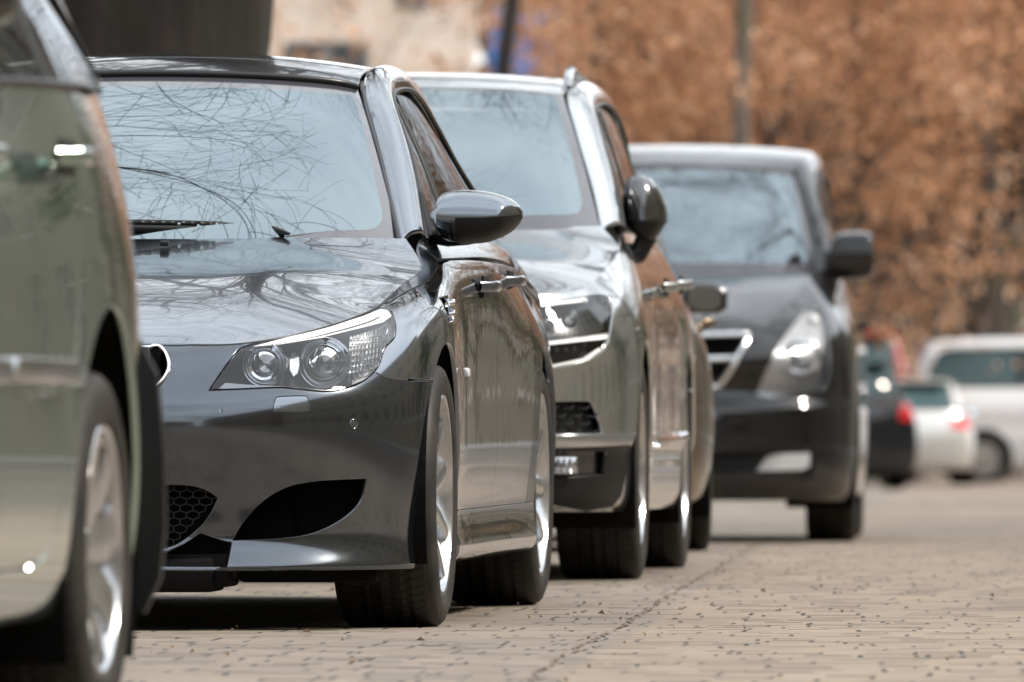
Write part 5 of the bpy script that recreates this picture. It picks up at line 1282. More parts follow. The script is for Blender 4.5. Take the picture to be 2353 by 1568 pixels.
M['twig'] = pmat('twigs', (.045, .035, .03), .9)
def leafmat(name, cols, pos):
    m, t, p = newmat(name); N = t.nodes.new; Lk = t.links.new; p.inputs['Roughness'].default_value = .75
    g = N('ShaderNodeNewGeometry'); r = N('ShaderNodeValToRGB'); r.color_ramp.interpolation = 'LINEAR'; e = r.color_ramp.elements
    while len(e) < len(cols): e.new(.5)
    for i, (c, q) in enumerate(zip(cols, pos)): e[i].position = q; e[i].color = (*c, 1)
    tc_ = N('ShaderNodeTexCoord'); nz = N('ShaderNodeTexNoise'); nz.inputs['Scale'].default_value = .9; nz.inputs['Detail'].default_value = 4; Lk(tc_.outputs['Object'], nz.inputs['Vector'])
    md = N('ShaderNodeMath'); md.operation = 'MULTIPLY_ADD'; md.inputs[1].default_value = 1.9; md.inputs[2].default_value = -.72; Lk(nz.outputs['Fac'], md.inputs[0])
    ad = N('ShaderNodeMath'); ad.operation = 'MULTIPLY_ADD'; ad.inputs[1].default_value = .55; Lk(g.outputs['Random Per Island'], ad.inputs[0]); Lk(md.outputs[0], ad.inputs[2])
    Lk(ad.outputs[0], r.inputs[0]); Lk(r.outputs[0], p.inputs['Base Color'])
    tb = N('ShaderNodeBsdfTranslucent'); Lk(r.outputs[0], tb.inputs[0]); mx = N('ShaderNodeMixShader'); mx.inputs[0].default_value = .35
    Lk(p.outputs[0], mx.inputs[1]); Lk(tb.outputs[0], mx.inputs[2]); Lk(mx.outputs[0], t.nodes['Material Output'].inputs[0])
    return m
M['leaf_orange'] = leafmat('dry_orange_leaves', [(.16, .10, .065), (.46, .23, .12), (.64, .36, .20), (.72, .54, .39)], [0, .35, .75, 1])
M['leaf_brown'] = leafmat('dry_brown_leaves', [(.10, .07, .05), (.31, .18, .105), (.44, .28, .17), (.54, .40, .29)], [0, .4, .8, 1])
M['leaf_wood'] = leafmat('grey_brown_twig_leaves', [(.035, .026, .02), (.13, .085, .06), (.24, .165, .12), (.34, .27, .21)], [0, .4, .8, 1])
M['leaf_green'] = leafmat('ivy_leaves', [(.015, .03, .008), (.04, .07, .015), (.09, .12, .03)], [0, .6, 1])

def skeleton(seed, H, R0, lev, fork=.28, up=.18, spread=1.0, kids=(8, 6, 6, 5, 4), first=.34, lean=(0, 0)):
    rg = random.Random(seed); tubes = [[] for _ in range(lev + 1)]; tips = []
    def grow(p, d, L, r, k):
        n = (9, 6, 5, 4, 3, 3, 3)[k]; pts = [p.copy()]; rr = [r]; q = p.copy(); dd = d.copy(); w = (.05, .13, .14, .13, .12, .12, .1)[k]
        for i in range(n):
            dd = (dd + Vector((rg.gauss(0, w), rg.gauss(0, w), rg.gauss(0, w) + (up * .12 if k else 0)))).normalized(); q = q + dd * (L / n); pts.append(q.copy()); rr.append(max(.0035, r * (1 - .78 * (i + 1) / n)))
        tubes[k].append((pts, rr))
        if k == lev: tips.append((pts[-1], dd)); return
        nk = kids[k]
        for j in range(nk):
            t = (fork + (1 - fork) * (j + rg.random()) / nk) if k == 0 else (.22 + .78 * (j + rg.random()) / nk)
            u = t * n; i = min(int(u), n - 1); b = pts[i].lerp(pts[i + 1], u - i); rb = rr[i] * (.66 if k == 0 else .72); tg = (pts[i + 1] - pts[i]).normalized()
            a = rg.uniform(.55, 1.15) * (spread if k == 0 else 1); az = 2.4 * j + rg.uniform(-.6, .6) if k == 0 else rg.uniform(0, 6.283)
            s1 = tg.orthogonal().normalized(); s2 = tg.cross(s1); nd = (tg * math.cos(a) + (s1 * math.cos(az) + s2 * math.sin(az)) * math.sin(a)).normalized()
            cl = (L * first * 1.25 * (1.15 - .5 * t)) if k == 0 else L * rg.uniform(.42, .66)
            grow(b, nd, cl, max(.004, rb * rg.uniform(.5, .8)), k + 1)
    grow(Vector((0, 0, -.1)), Vector((lean[0], lean[1], 1)).normalized(), H, R0, 0)
    return tubes, tips
def tubes_mesh(sets, sides):
    V = []; Fc = []
    for k, lst in enumerate(sets):
        n = sides[min(k, len(sides) - 1)]
        for pts, rr in lst:
            base = len(V); m = len(pts)
            for i, p in enumerate(pts):
                t = pts[min(i + 1, m - 1)] - pts[max(i - 1, 0)]; t.normalize(); a = t.orthogonal().normalized(); b = t.cross(a); r = rr[i]
                for j in range(n):
                    q = 6.28318 * j / n; c, s_ = math.cos(q) * r, math.sin(q) * r; V.append((p.x + a.x * c + b.x * s_, p.y + a.y * c + b.y * s_, p.z + a.z * c + b.z * s_))
            for i in range(m - 1):
                for j in range(n): Fc.append((base + i * n + j, base + i * n + (j + 1) % n, base + (i + 1) * n + (j + 1) % n, base + (i + 1) * n + j))
    return V, Fc
_tree = {}
def tree(name, kind, loc, rz, sc, label, group, cat='tree'):
    """thing > trunk, branches (, leaves)"""
    if kind not in _tree:
        k = TREES[kind]; tb, tips = skeleton(*k['a'], **k.get('k', {})); rg = random.Random(k['a'][0] + 7); parts = []
        V, Fc = tubes_mesh(tb[:1], (14,)); parts.append(('trunk', V, Fc, k['bark']))
        V, Fc = tubes_mesh([[]] + tb[1:], (8, 7, 6, 4, 3, 3)); parts.append(('branches', V, Fc, M['twig'] if k.get('dark', 1) else k['bark']))
        if 'leaf' in k:
            V = []; Fc = []; cnt, size, rad_ = k['leaves']; src = [p for lst in tb[2:] for pts, _ in lst for p in pts[1:]]
            for i in range(cnt):
                c = rg.choice(src) + Vector((rg.gauss(0, rad_), rg.gauss(0, rad_), rg.gauss(0, rad_ * .8))); 
                a = Vector((rg.gauss(0, 1), rg.gauss(0, 1), rg.gauss(0, 1))).normalized(); b = a.orthogonal().normalized(); s_ = size * rg.uniform(.5, 1.4); a = a * s_; b = b * s_ * .6
                n = len(V); V += [tuple(c - a), tuple(c + b), tuple(c + a), tuple(c - b)]; Fc.append((n, n + 1, n + 2, n + 3))
            parts.append(('leaves', V, Fc, k['leaf']))
        ms = []
        for nm, V, Fc, mt in parts:
            o = meshobj(nm, V, Fc, mt, smooth=(nm != 'leaves')); ms.append((nm, o.data)); bpy.data.objects.remove(o)
        _tree[kind] = ms
    e = empty(name, loc, rz, label=label, cat=cat, group=group); e.scale = (sc, sc, sc)
    for nm, me in _tree[kind]:
        o = bpy.data.objects.new(nm, me); COL.objects.link(o); o.parent = e
    return e
TREES = {
    'bare': dict(a=(11, 15, .32, 4), k=dict(fork=.25, spread=1.15, kids=(12, 8, 8, 6), first=.46), bark=M['bark2']),
    'lime': dict(a=(23, 12, .70, 4), k=dict(fork=.22, spread=1.0, kids=(12, 7, 6, 5), first=.55), bark=M['bark']),
    'orange': dict(a=(5, 10, .22, 3), k=dict(fork=.24, spread=1.1, kids=(16, 7, 5), first=.5), bark=M['bark2'], leaf=M['leaf_orange'], leaves=(9500, .10, .26)),
    'brown': dict(a=(8, 9.5, .18, 3), k=dict(fork=.20, spread=1.1, kids=(16, 7, 5), first=.5), bark=M['bark2'], leaf=M['leaf_brown'], leaves=(8500, .09, .26)),
    'slim': dict(a=(3, 15, .115, 3), k=dict(fork=.55, spread=.9, kids=(9, 5, 4), first=.25), bark=M['bark']),
    'sparse': dict(a=(31, 10, .10, 4), k=dict(fork=.45, spread=1.0, kids=(10, 6, 4, 3), first=.42), bark=M['bark2'], dark=0, leaf=M['leaf_orange'], leaves=(2600, .09, .22)),
    'grey_slim': dict(a=(41, 14, .13, 3), k=dict(fork=.4, spread=.9, kids=(9, 5, 4), first=.3), bark=M['bark2'], dark=0),
    'evergreen': dict(a=(17, 7, .12, 3), k=dict(fork=.05, spread=1.1, kids=(12, 6, 4), first=.34), bark=M['bark'], leaf=M['leaf_green'], leaves=(7000, .09, .22)),
}
def px(x, y, d): return Vector(((x - 1176.5) / 26700 * d, d, .44 + (1035 - y) / 26700 * d))
tree('old_tree', 'lime', (-1.885, 49.5, 0), 1.1, 1.0, 'massive dark mossy trunk rising behind the roof of the dark grey sedan', 'street trees')
tree('bare_tree', 'bare', (-7.7, 37.5, .12), .4, 1.0, 'bare tree on the left pavement whose twigs reach over the silver beige SUV', 'street trees')
tree('bare_tree', 'bare', (-4.8, 65.5, .12), 2.1, 1.5, 'bare tree on the left pavement beside the black van', 'street trees')
tree('bare_tree', 'bare', (10.2, 64, .12), 3.0, 1.35, 'bare tree on the right pavement opposite the black van', 'street trees')
tree('bare_tree', 'bare', (-5.8, 82, .12), 3.6, 1.1, 'bare tree on the left pavement, second beyond the massive dark trunk', 'street trees')
tree('bare_tree', 'bare', (11.2, 101, .12), 5.0, .7, 'bare tree on the right pavement across from the far cars', 'street trees')
tree('bare_tree', 'bare', (-6.5, 9, .12), 1.7, 1.1, 'bare tree on the left pavement beside the photographer', 'street trees')
tree('bare_tree', 'bare', (11.0, -22, .12), 1.0, 1.1, 'bare tree on the right pavement behind the photographer', 'street trees')
tree('bare_tree', 'bare', (-5.5, -30, .12), 2.7, 1.2, 'bare tree on the left pavement behind the photographer', 'street trees')
p = px(1109, 160, 118); tree('slim_tree', 'slim', (p.x, 118, 0), .2, 1.0, 'slim dark trunk standing before the pale building and the blue banner', 'street trees')
p = px(1330, 160, 150); tree('slim_tree', 'grey_slim', (p.x, 150, 0), 1.2, 1.25, 'dark trunk above the right roof edge of the silver beige SUV', 'street trees')
p = px(1718, 160, 146); tree('slim_tree', 'grey_slim', (p.x, 146, 0), 2.9, 1.1, 'dark trunk rising behind the roof of the black van', 'street trees')
p = px(2290, 160, 166); tree('slim_tree', 'grey_slim', (p.x, 166, 0), 4.4, 1.3, 'dark trunk near the upper right corner of the picture', 'street trees')
ow = [(1690, 158, 'brown', .5, .42), (1720, 172, 'orange', 1.9, .55), (1650, 150, 'orange', 3.3, .60), (1760, 176, 'brown', 4.4, .8), (1880, 150, 'orange', 5.5, .72), (1990, 168, 'orange', .9, .8),
      (2090, 186, 'orange', 2.4, .95), (2210, 170, 'orange', 3.9, .8), (2330, 188, 'orange', 5.1, 1.0), (2450, 172, 'orange', .1, .9), (2620, 178, 'brown', 1.3, 1.0), (2850, 165, 'orange', 2.0, 1.1)]
side = ['above the rear roof corner of the silver beige SUV', 'above the gap between the silver beige SUV and the black van', 'rising over the middle of the black van roof', 'above the right roof corner of the black van', 'behind the black van mirror',
        'above the red car at the far end', 'behind the silver white car', 'above the rear end of the white minivan', 'over the middle of the white minivan', 'at the right edge of the picture', 'just beyond the right edge of the picture', 'right of the white minivan, out past the picture']
for (x, d, k, rz, sc), s_ in zip(ow, side):
    tree('autumn_tree', k, ((x - 1176.5) / 26700 * d, d, 0), rz, sc, ('rusty orange' if k == 'orange' else 'dull brown') + ' leaved tree ' + s_, 'autumn trees across the far end')
tree('autumn_tree', 'sparse', (-3.2, 183, 0), 2.2, .88, 'thin pale orange tree before the pale building, right of the massive dark trunk', 'autumn trees across the far end')
p = px(1425, 200, 150); tree('evergreen_tree', 'evergreen', (p.x, 150, 0), .3, .5, 'dark green ivy clad tree left of the black van roof', 'autumn trees across the far end')
for i, (x, y, k, rz, sc) in enumerate(((11.3, 47, 'evergreen', 2.3, .9), (11.5, 72, 'evergreen', .3, 1.0), (11.5, 90, 'brown', 1.3, .7), (12, 108, 'evergreen', 2.3, .8), (11.5, 128, 'orange', 4.3, .7))):
    tree('autumn_tree', k, (x, y, .12), rz, sc, ('green bushy tree nearest on the right pavement, beside the ochre house', 'green bushy tree second on the right pavement, mirrored in the car flanks', 'brown leaved tree between two green bushy ones along the right pavement', 'green bushy tree farthest along the right pavement', 'orange leaved tree last along the right pavement')[i], 'autumn trees on the right pavement')
# the wood that closes the view: one leafy mass
def wood():
    rg = random.Random(2); V = []; Fc = []
    for i in range(13000):
        x = rg.uniform(-3.5, 30); y = rg.uniform(203, 222) if x > -.5 else rg.uniform(214, 222); z = rg.uniform(0, 1) ** .8 * (9.6 + .8 * math.sin(x * .9) + .5 * math.sin(x * 2.3 + 1))
        c = Vector((x, y, z)); a = Vector((rg.gauss(0, 1), rg.gauss(0, 1), rg.gauss(0, 1))).normalized(); b = a.orthogonal().normalized(); s_ = rg.uniform(.12, .34); a = a * s_; b = b * s_ * .6
        n = len(V); V += [tuple(c - a), tuple(c + b), tuple(c + a), tuple(c - b)]; Fc.append((n, n + 1, n + 2, n + 3))
    o = meshobj('woodland', V, Fc, M['leaf_wood'], smooth=False); props(o, 'far brown wood filling the background behind the autumn trees', 'wood', kind='stuff')
wood()
# trunks standing in the wood, right of the black van
rg = random.Random(9)
for i, x in enumerate((1925, 1990, 2040, 2075, 2120, 2190, 2260, 2330)):
    d = 176 + 2.7 * i; p = px(x, 700, d); r = rg.uniform(.09, .2); tb = MB(); l = rg.uniform(-.03, .03)
    tb.tube([(p.x + l * z * .4 + rg.uniform(-.03, .03), d, z) for z in (-.1, 1.5, 3, 5, 8, 11)], [r * 1.3, r, r * .95, r * .85, r * .6, r * .3], 10)
    e = tb.build('tree_trunk', M['bark2'], smooth=True)
    props(e, 'grey bare trunk %s in the background' % ('just right of the black van mirror', 'above the dark hatchback', 'above the left half of the red car', 'above the right half of the red car', 'left of the white minivan roof', 'over the left window end of the white minivan', 'over the front wheel of the white minivan', 'at the right border over the white minivan')[i], 'tree trunk', 'trunks before the wood')

# ------------------------------------------------------------------ buildings
M['win_dark'] = pmat('window_pane', (.03, .035, .04), .04, coat=1); M['win_frame'] = pmat('window_frame', (.62, .6, .55), .5)
def stucco(name, col): return pmat(name, col, .85, var=(1.2, .18), bump=(30, .4, .01))
def building(name, axis, plane, a0, a1, H, depth, mat, label, cols, rows, ww=1.2, wh=1.9, z0=1.2, dz=3.4, group='houses along the street', blank=()):
    """axis 'x': facade in plane x=plane looking along -X when depth>0; 'y': facade in plane y=plane looking along -Y"""
    e = empty(name, ((plane, (a0 + a1) / 2, 0) if axis == 'x' else ((a0 + a1) / 2, plane, 0)), label=label, cat='building', group=group)
    def T(a, b, c): # a along facade, b outwards(-) / inwards(+), c up   -> relative to e
        return (b * (1 if depth > 0 else -1), a - (a0 + a1) / 2, c) if axis == 'x' else (a - (a0 + a1) / 2, b * (1 if depth > 0 else -1), c)
    def box(mb, a, b, bev=0):
        p, q = T(*a), T(*b); mb.box(tuple(min(i, j) for i, j in zip(p, q)), tuple(max(i, j) for i, j in zip(p, q)), bev)
    D = abs(depth); step = (a1 - a0) / cols; w = MB(); xs = []
    for c in range(cols): xs.append((a0 + step * (c + .5) - ww / 2, a0 + step * (c + .5) + ww / 2))
    rowsz = [(z0 + dz * r, z0 + dz * r + wh) for r in range(rows)]
    pz = 0
    for (zb, zt) in rowsz + [(H, H)]:
        box(w, (a0, 0, pz), (a1, .4, zb)); 
        if zt > zb:
            pa = a0
            for (xa, xb) in xs + [(a1, a1)]:
                if xa > pa: box(w, (pa, .002, zb), (xa, .398, zt))
                pa = xb
        pz = zt
    box(w, (a0 + .01, .41, 0), (a1 - .01, D, H - .02)); w.build('wall', mat, e)
    k = MB(); box(k, (a0 - .3, -.35, H + .002), (a1 + .3, D, H + .32), .04); box(k, (a0 - .15, -.18, H - .25), (a1 + .15, -.003, H - .002), .03); k.build('cornice', M['win_frame'], e)
    r = MB(); p = [T(a0 - .3, -.3, H + .325), T(a1 + .3, -.3, H + .325), T(a1 + .3, D, H + .325), T(a0 - .3, D, H + .325), T(a0 + .5, D * .5, H + 2.6), T(a1 - .5, D * .5, H + 2.6)]
    r.add(p, [(0, 1, 5, 4), (2, 3, 4, 5), (1, 2, 5), (3, 0, 4)]); r.build('roof', pmat('roof_tiles', (.20, .09, .06), .8, var=(6, .3)), e)
    n = 0
    for zb, zt in rowsz:
        for xa, xb in xs:
            n += 1
            if n > 96: continue
            f = MB(); box(f, (xa, .10, zb), (xb, .16, zb + .07)); box(f, (xa, .10, zt - .07), (xb, .16, zt)); box(f, (xa, .102, zb + .07), (xa + .07, .158, zt - .07)); box(f, (xb - .07, .102, zb + .07), (xb, .158, zt - .07)); box(f, ((xa + xb) / 2 - .035, .095, zb + .07), ((xa + xb) / 2 + .035, .155, zt - .07)); box(f, (xa + .07, .105, zt - .62), (xb - .07, .15, zt - .56))
            box(f, (xa - .12, -.12, zb - .12), (xb + .12, .0, zb - .004), .01); wo_ = f.build('window', M['win_frame'], e)
            g = MB(); box(g, (xa + .03, .165, zb + .03), (xb - .03, .18, zt - .03)); g.build('pane', M['win_dark'], wo_)
    return e
building('town_house', 'x', 15.0, 8, 48, 13.5, 9, stucco('ochre_stucco', (.36, .30, .20)), 'ochre fronted town house on the right pavement, mirrored in the car flanks', 14, 4)
building('town_house', 'x', 15.2, 49, 86, 11.5, 9, stucco('cream_stucco', (.32, .29, .23)), 'cream town house beyond the ochre one on the right pavement', 11, 3)
building('town_house', 'x', -16.0, 20, 60, 12.5, -9, stucco('grey_stucco', (.32, .30, .27)), 'grey town house on the left pavement behind the bare trees', 12, 3)
building('town_house', 'x', -16.2, 63, 104, 10.5, -9, stucco('sand_stucco', (.42, .36, .27)), 'sand coloured town house on the left pavement beyond the grey one', 12, 3)
building('town_house', 'x', -15.8, 107, 160, 9.5, -9, stucco('rose_stucco', (.36, .25, .21)), 'dull rose town house farthest along the left pavement', 15, 2)
building('town_house', 'x', -15.5, -60, 12, 12, -9, stucco('brown_stucco', (.22, .17, .13)), 'brown town house on the left pavement behind the photographer', 18, 3)
building('town_house', 'x', 15.0, -60, 4, 12.5, 9, stucco('tan_stucco', (.22, .17, .11)), 'tan town house on the right pavement behind the photographer', 18, 3)
building('town_house', 'y', -78.0, -14, 14, 10, -9, stucco('umber_stucco', (.14, .12, .10)), 'dark town house closing the street behind the photographer', 8, 3)
building('town_house', 'x', 15.4, 90, 150, 6.8, 9, stucco('straw_stucco', (.26, .23, .17)), 'straw coloured town house at the far end of the right pavement', 16, 2)
building('gap_light_house', 'y', 236, .5, 40, 9, 9, stucco('far_stucco', (.60, .52, .44)), 'added cream house giving light spots in the gaps of the far brown wood', 12, 2, ww=1.3, wh=1.7, z0=1.2, dz=3.4)  # pale house added so that gaps in the wood show light spots
pb = empty('pale_building', (-6, 200, 0), label='pale stucco building with a grey double window, right of the massive dark trunk', cat='building')
PW = [px(x0, y0, 200) for x0, y0 in ((652, 230), (848, 96), (905, 60), (985, -60), (905, 300), (985, 110))]
M['gwf'] = pmat('grey_window_frame', (.20, .22, .22), .5); M['gpane'] = pmat('grey_window_pane', (.075, .09, .10), .15)
wins = [((PW[0].x, PW[0].z), (PW[1].x, PW[1].z)), ((PW[2].x, PW[2].z + .25), (PW[3].x, PW[3].z + .8)), ((PW[4].x, PW[4].z - .9), (PW[5].x, PW[5].z - .9)), ((PW[0].x, PW[0].z + 3.3), (PW[1].x, PW[1].z + 3.3)), ((-8.0, PW[0].z), (-6.4, PW[1].z))]
xs_ = sorted({-12.0, -.65} | {q for w_ in wins for q in (w_[0][0], w_[1][0])}); zs_ = sorted({0.0, 12.0} | {q for w_ in wins for q in (w_[0][1], w_[1][1])})
V = []; Fc = []; idx = {}
def vid(x, z, y):
    k_ = (round(x, 4), round(z, 4), y)
    if k_ not in idx: idx[k_] = len(V); V.append((x + 6, y, z))
    return idx[k_]
for i in range(len(xs_) - 1):
    for j in range(len(zs_) - 1):
        cx, cz_ = (xs_[i] + xs_[i + 1]) / 2, (zs_[j] + zs_[j + 1]) / 2
        if any(w_[0][0] < cx < w_[1][0] and w_[0][1] < cz_ < w_[1][1] for w_ in wins): continue
        Fc.append([vid(xs_[i], zs_[j], 0), vid(xs_[i + 1], zs_[j], 0), vid(xs_[i + 1], zs_[j + 1], 0), vid(xs_[i], zs_[j + 1], 0)])
for (a_, b_) in wins:
    q = [(a_[0], a_[1]), (b_[0], a_[1]), (b_[0], b_[1]), (a_[0], b_[1])]
    for k_ in range(4):
        p0, p1 = q[k_], q[(k_ + 1) % 4]; n = len(V); V += [(p0[0] + 6, 0, p0[1]), (p1[0] + 6, 0, p1[1]), (p1[0] + 6, .3, p1[1]), (p0[0] + 6, .3, p0[1])]; Fc.append((n, n + 1, n + 2, n + 3))
m_ = MB(); m_.add(V, Fc)
for (x0, y0, x1, y1) in ((-6, 0, -6, 9), (5.35, 0, 5.35, 9)):
    n = len(m_.v); m_.add([(x0, 0, 0), (x1, 9, 0), (x1, 9, 12), (x0, 0, 12)], [(0, 1, 2, 3)])
m_.add([(-6, 0, 12), (5.35, 0, 12), (5.35, 9, 12), (-6, 9, 12)], [(0, 1, 2, 3)]); m_.build('wall', stucco('pale_stucco', (.66, .55, .46)), pb)
for (a_, b_) in wins:
    f = MB(); x0, x1, z0_, z1_ = a_[0] + 6, b_[0] + 6, a_[1], b_[1]
    for q0, q1 in (((x0, .1, z0_), (x0 + .10, .16, z1_)), ((x1 - .10, .1, z0_), (x1, .16, z1_)), (((x0 + x1) / 2 - .10, .095, z0_ + .08), ((x0 + x1) / 2 + .10, .155, z1_ - .08)), ((x0 + .1, .102, z0_), (x1 - .1, .158, z0_ + .08)), ((x0 + .1, .102, z1_ - .08), (x1 - .1, .158, z1_))): f.box(q0, q1)
    wo_ = f.build('window', M['gwf'], pb); MB().box((x0 + .02, .17, z0_ + .02), (x1 - .02, .19, z1_ - .02)).build('pane', M['gpane'], wo_)
# piers and the big grey double window seen over the sedan's roof
bn = empty('banner', (0, 196, 0), label='blue banner hung high between the slim dark trunk and the silver beige SUV', cat='banner')
a, b = px(1128, 178, 196), px(1305, 22, 196)
v = []; f = []; nx, nz = 16, 8
for j in range(nz + 1):
    for i in range(nx + 1): v.append((a.x + (b.x - a.x) * i / nx, .06 * math.sin(i * 1.3) + .03 * math.sin(j * 1.7), a.z + (b.z - a.z) * j / nz))
for j in range(nz):
    for i in range(nx): k = j * (nx + 1) + i; f.append((k, k + 1, k + nx + 2, k + nx + 1))
cl = meshobj('cloth', v, f, pmat('blue_cloth', (.10, .27, .70), .6, var=(1.5, .35)), bn); so = cl.modifiers.new('thick', 'SOLIDIFY'); so.thickness = .02
for x in (a.x - .05, b.x + .05): MB().tube([(x, .1, 0), (x, .1, b.z + .2)], .045, 8).build('pole', M['bark2'], bn, smooth=True)
# ------------------------------------------------------------------ paving
def paving():
    m, t, p = newmat('paving'); N = t.nodes.new; Lk = t.links.new; p.inputs['Roughness'].default_value = .78
    g = N('ShaderNodeTexCoord'); mp = N('ShaderNodeMapping'); mp.inputs['Rotation'].default_value = (0, 0, rad(2.3)); Lk(g.outputs['Object'], mp.inputs[0])
    sp = N('ShaderNodeSeparateXYZ')
    wn = N('ShaderNodeTexNoise'); wn.inputs['Scale'].default_value = 1.3; wn.inputs['Detail'].default_value = 2; Lk(mp.outputs[0], wn.inputs['Vector'])
    ad = N('ShaderNodeVectorMath'); ad.operation = 'MULTIPLY_ADD'; Lk(wn.outputs['Color'], ad.inputs[0]); ad.inputs[1].default_value = (.05, .12, 0); Lk(mp.outputs[0], ad.inputs[2])
    Lk(ad.outputs[0], sp.inputs[0])
    def ma(op, a, b=None):
        n = N('ShaderNodeMath'); n.operation = op
        for i, q in enumerate((a, b)):
            if q is None: continue
            if isinstance(q, (int, float)): n.inputs[i].default_value = q
            else: Lk(q, n.inputs[i])
        return n.outputs[0]
    def wh(a, b, c):
        cx = N('ShaderNodeCombineXYZ'); Lk(a, cx.inputs[0]); Lk(b, cx.inputs[1]); cx.inputs[2].default_value = c
        n = N('ShaderNodeTexWhiteNoise'); n.noise_dimensions = '3D'; Lk(cx.outputs[0], n.inputs['Vector']); return n.outputs['Value']
    X, Y = sp.outputs['X'], sp.outputs['Y']
    def layer(pitch, wid, lh, dh, dl, dd, seed, dw=.085):
        ry = ma('DIVIDE', Y, pitch); r = ma('FLOOR', ry); fy = ma('FRACT', ry)
        xs = ma('ADD', ma('DIVIDE', X, wid), ma('MULTIPLY', wh(r, r, seed + .3), 1.0)); c = ma('FLOOR', xs); fx = ma('FRACT', xs)
        line = ma('MULTIPLY', ma('LESS_THAN', fy, lh), ma('LESS_THAN', wh(c, r, seed), dl))
        dot = ma('MULTIPLY', ma('MULTIPLY', ma('LESS_THAN', fx, dw), ma('LESS_THAN', fy, dh)), ma('LESS_THAN', wh(c, r, seed + 5), dd))
        return ma('MAXIMUM', line, dot), wh(c, r, seed + 9)
    j1, tone = layer(.21, .10, .30, .95, .22, .24, 1.0, .10)
    j2, tone2 = layer(.34, .14, .18, .85, .12, .30, 21.0, .08)
    thin = ma('MULTIPLY', ma('LESS_THAN', ma('FRACT', ma('DIVIDE', Y, .105)), .25), .12)
    joint = ma('MAXIMUM', j1, j2)
    n1 = N('ShaderNodeTexNoise'); n1.inputs['Scale'].default_value = .55; n1.inputs['Detail'].default_value = 6; Lk(g.outputs['Object'], n1.inputs['Vector'])
    n2 = N('ShaderNodeTexNoise'); n2.inputs['Scale'].default_value = 60; n2.inputs['Detail'].default_value = 4; Lk(g.outputs['Object'], n2.inputs['Vector'])
    sc = N('ShaderNodeMapping'); sc.inputs['Scale'].default_value = (3, .35, 1); Lk(g.outputs['Object'], sc.inputs[0])
    n3 = N('ShaderNodeTexNoise'); n3.inputs['Scale'].default_value = 2.2; n3.inputs['Detail'].default_value = 5; Lk(sc.outputs[0], n3.inputs['Vector'])
    v = ma('ADD', ma('ADD', ma('MULTIPLY', tone, .13), ma('MULTIPLY', n1.outputs['Fac'], .55)), ma('ADD', ma('MULTIPLY', n2.outputs['Fac'], .16), ma('MULTIPLY', n3.outputs['Fac'], .18)))
    rp = N('ShaderNodeValToRGB'); e = rp.color_ramp.elements; e[0].position = .22; e[0].color = (.11, .086, .064, 1); e[1].position = .84; e[1].color = (.300, .236, .176, 1); Lk(v, rp.inputs[0])
    nj = N('ShaderNodeTexNoise'); nj.inputs['Scale'].default_value = 1.1; nj.inputs['Detail'].default_value = 3; Lk(g.outputs['Object'], nj.inputs['Vector'])
    jm = N('ShaderNodeMapRange'); jm.inputs[1].default_value = .38; jm.inputs[2].default_value = .55; Lk(nj.outputs['Fac'], jm.inputs[0])
    m1 = N('ShaderNodeMix'); m1.data_type = 'RGBA'; Lk(rp.outputs[0], m1.inputs['A']); m1.inputs['B'].default_value = (.12, .09, .065, 1); Lk(thin, m1.inputs['Factor'])
    m2 = N('ShaderNodeMix'); m2.data_type = 'RGBA'; Lk(m1.outputs['Result'], m2.inputs['A']); m2.inputs['B'].default_value = (.012, .009, .007, 1)
    Lk(ma('MULTIPLY', joint, ma('ADD', ma('MULTIPLY', jm.outputs[0], .4), .6)), m2.inputs['Factor']); Lk(m2.outputs['Result'], p.inputs['Base Color'])
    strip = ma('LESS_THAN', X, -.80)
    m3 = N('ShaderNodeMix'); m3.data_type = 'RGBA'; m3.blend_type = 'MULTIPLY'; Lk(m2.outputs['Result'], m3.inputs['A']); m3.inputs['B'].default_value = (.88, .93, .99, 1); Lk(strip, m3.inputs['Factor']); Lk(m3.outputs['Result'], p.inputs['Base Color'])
    b = N('ShaderNodeBump'); b.inputs['Strength'].default_value = .35; b.inputs['Distance'].default_value = .01
    Lk(ma('SUBTRACT', ma('MULTIPLY', n2.outputs['Fac'], .4), joint), b.inputs['Height']); Lk(b.outputs[0], p.inputs['Normal'])
    return m
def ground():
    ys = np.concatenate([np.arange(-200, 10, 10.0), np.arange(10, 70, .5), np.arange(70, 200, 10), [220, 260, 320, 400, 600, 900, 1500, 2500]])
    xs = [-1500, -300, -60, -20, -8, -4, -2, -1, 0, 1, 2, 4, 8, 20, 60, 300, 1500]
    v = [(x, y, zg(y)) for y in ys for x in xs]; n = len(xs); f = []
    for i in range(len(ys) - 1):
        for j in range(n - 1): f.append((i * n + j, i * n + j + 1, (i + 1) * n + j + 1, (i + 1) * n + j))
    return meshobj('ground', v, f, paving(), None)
props(ground(), kind='structure')
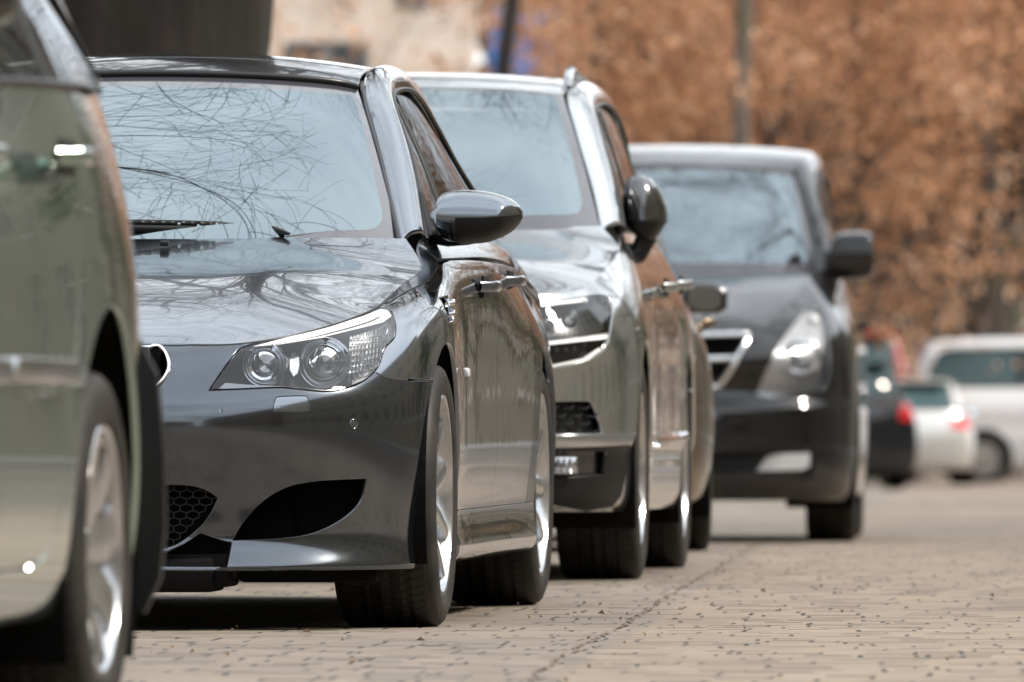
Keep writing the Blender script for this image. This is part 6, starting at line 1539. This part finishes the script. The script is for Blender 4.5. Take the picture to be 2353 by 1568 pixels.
# open joint between the parking strip and the carriageway
rng = random.Random(4)
P = curve([(.0, 20.5), (.02, 22.2), (.16, 26.1), (.384, 31.7), (.573, 36.1), (.79, 41.2), (.95, 45.5), (1.25, 53), (1.9, 70), (3.0, 100)], 40)
v = []; f = []
for i, (x, y) in enumerate(P):
    w_ = (.0022 + .004 * rng.random()) * (1.0 if rng.random() < .75 else .3); o = rng.uniform(-.012, .012); z = zg(y) + .004
    v += [(x + o - w_, y, z), (x + o + w_, y, z)]
for i in range(len(P) - 1): f.append((2 * i, 2 * i + 1, 2 * i + 3, 2 * i + 2))
props(meshobj('paving_joint', v, f, pmat('joint_soil', (.13, .098, .07), .95, var=(20, .5)), smooth=False), kind='structure')
# raised pavements and kerbs on both sides of the street
for x0, x1, k in ((-30, -3.3, -3.3), (9.0, 14.6, 9.0)):
    b = MB(); xa, xb = (x0, k - .14) if k < 0 else (k + .14, x1); b.box((xa, -150, -.2), (xb, 205, .125)); props(b.build('pavement', pmat('slab', (.30, .28, .25), .85, var=(1.5, .25))), kind='structure')
    b = MB(); b.box((min(k, k + (.136 if k > 0 else -.136)), -150, -.2), (max(k, k + (.136 if k > 0 else -.136)), 205, .13), .01); props(b.build('kerb', pmat('kerb_granite', (.33, .31, .29), .8, var=(8, .25))), kind='structure')

# fallen leaves and crumbs lying on the paving
rng = random.Random(12); V = []; Fc = []
for i in range(240):
    y = rng.uniform(22, 60); x = rng.uniform(-.06 * y * .7, .047 * y) if i % 3 else .035 * y + rng.gauss(-.7, .12); z = zg(y) + .004; s_ = rng.uniform(.004, .012); a = rng.uniform(0, 6.28); n = len(V); c, d = math.cos(a) * s_, math.sin(a) * s_
    V += [(x - c, y - d, z), (x + d * .5, y - c * .5, z + rng.uniform(.002, .012)), (x + c, y + d, z + rng.uniform(0, .006)), (x - d * .5, y + c * .5, z + rng.uniform(0, .01))]; Fc.append((n, n + 1, n + 2, n + 3))
props(meshobj('fallen_leaves', V, Fc, leafmat('fallen_leaf', [(.05, .03, .015), (.16, .09, .04), (.30, .20, .09)], [0, .5, 1]), smooth=False), 'small dry leaves and crumbs scattered on the paving', 'leaves', kind='stuff')
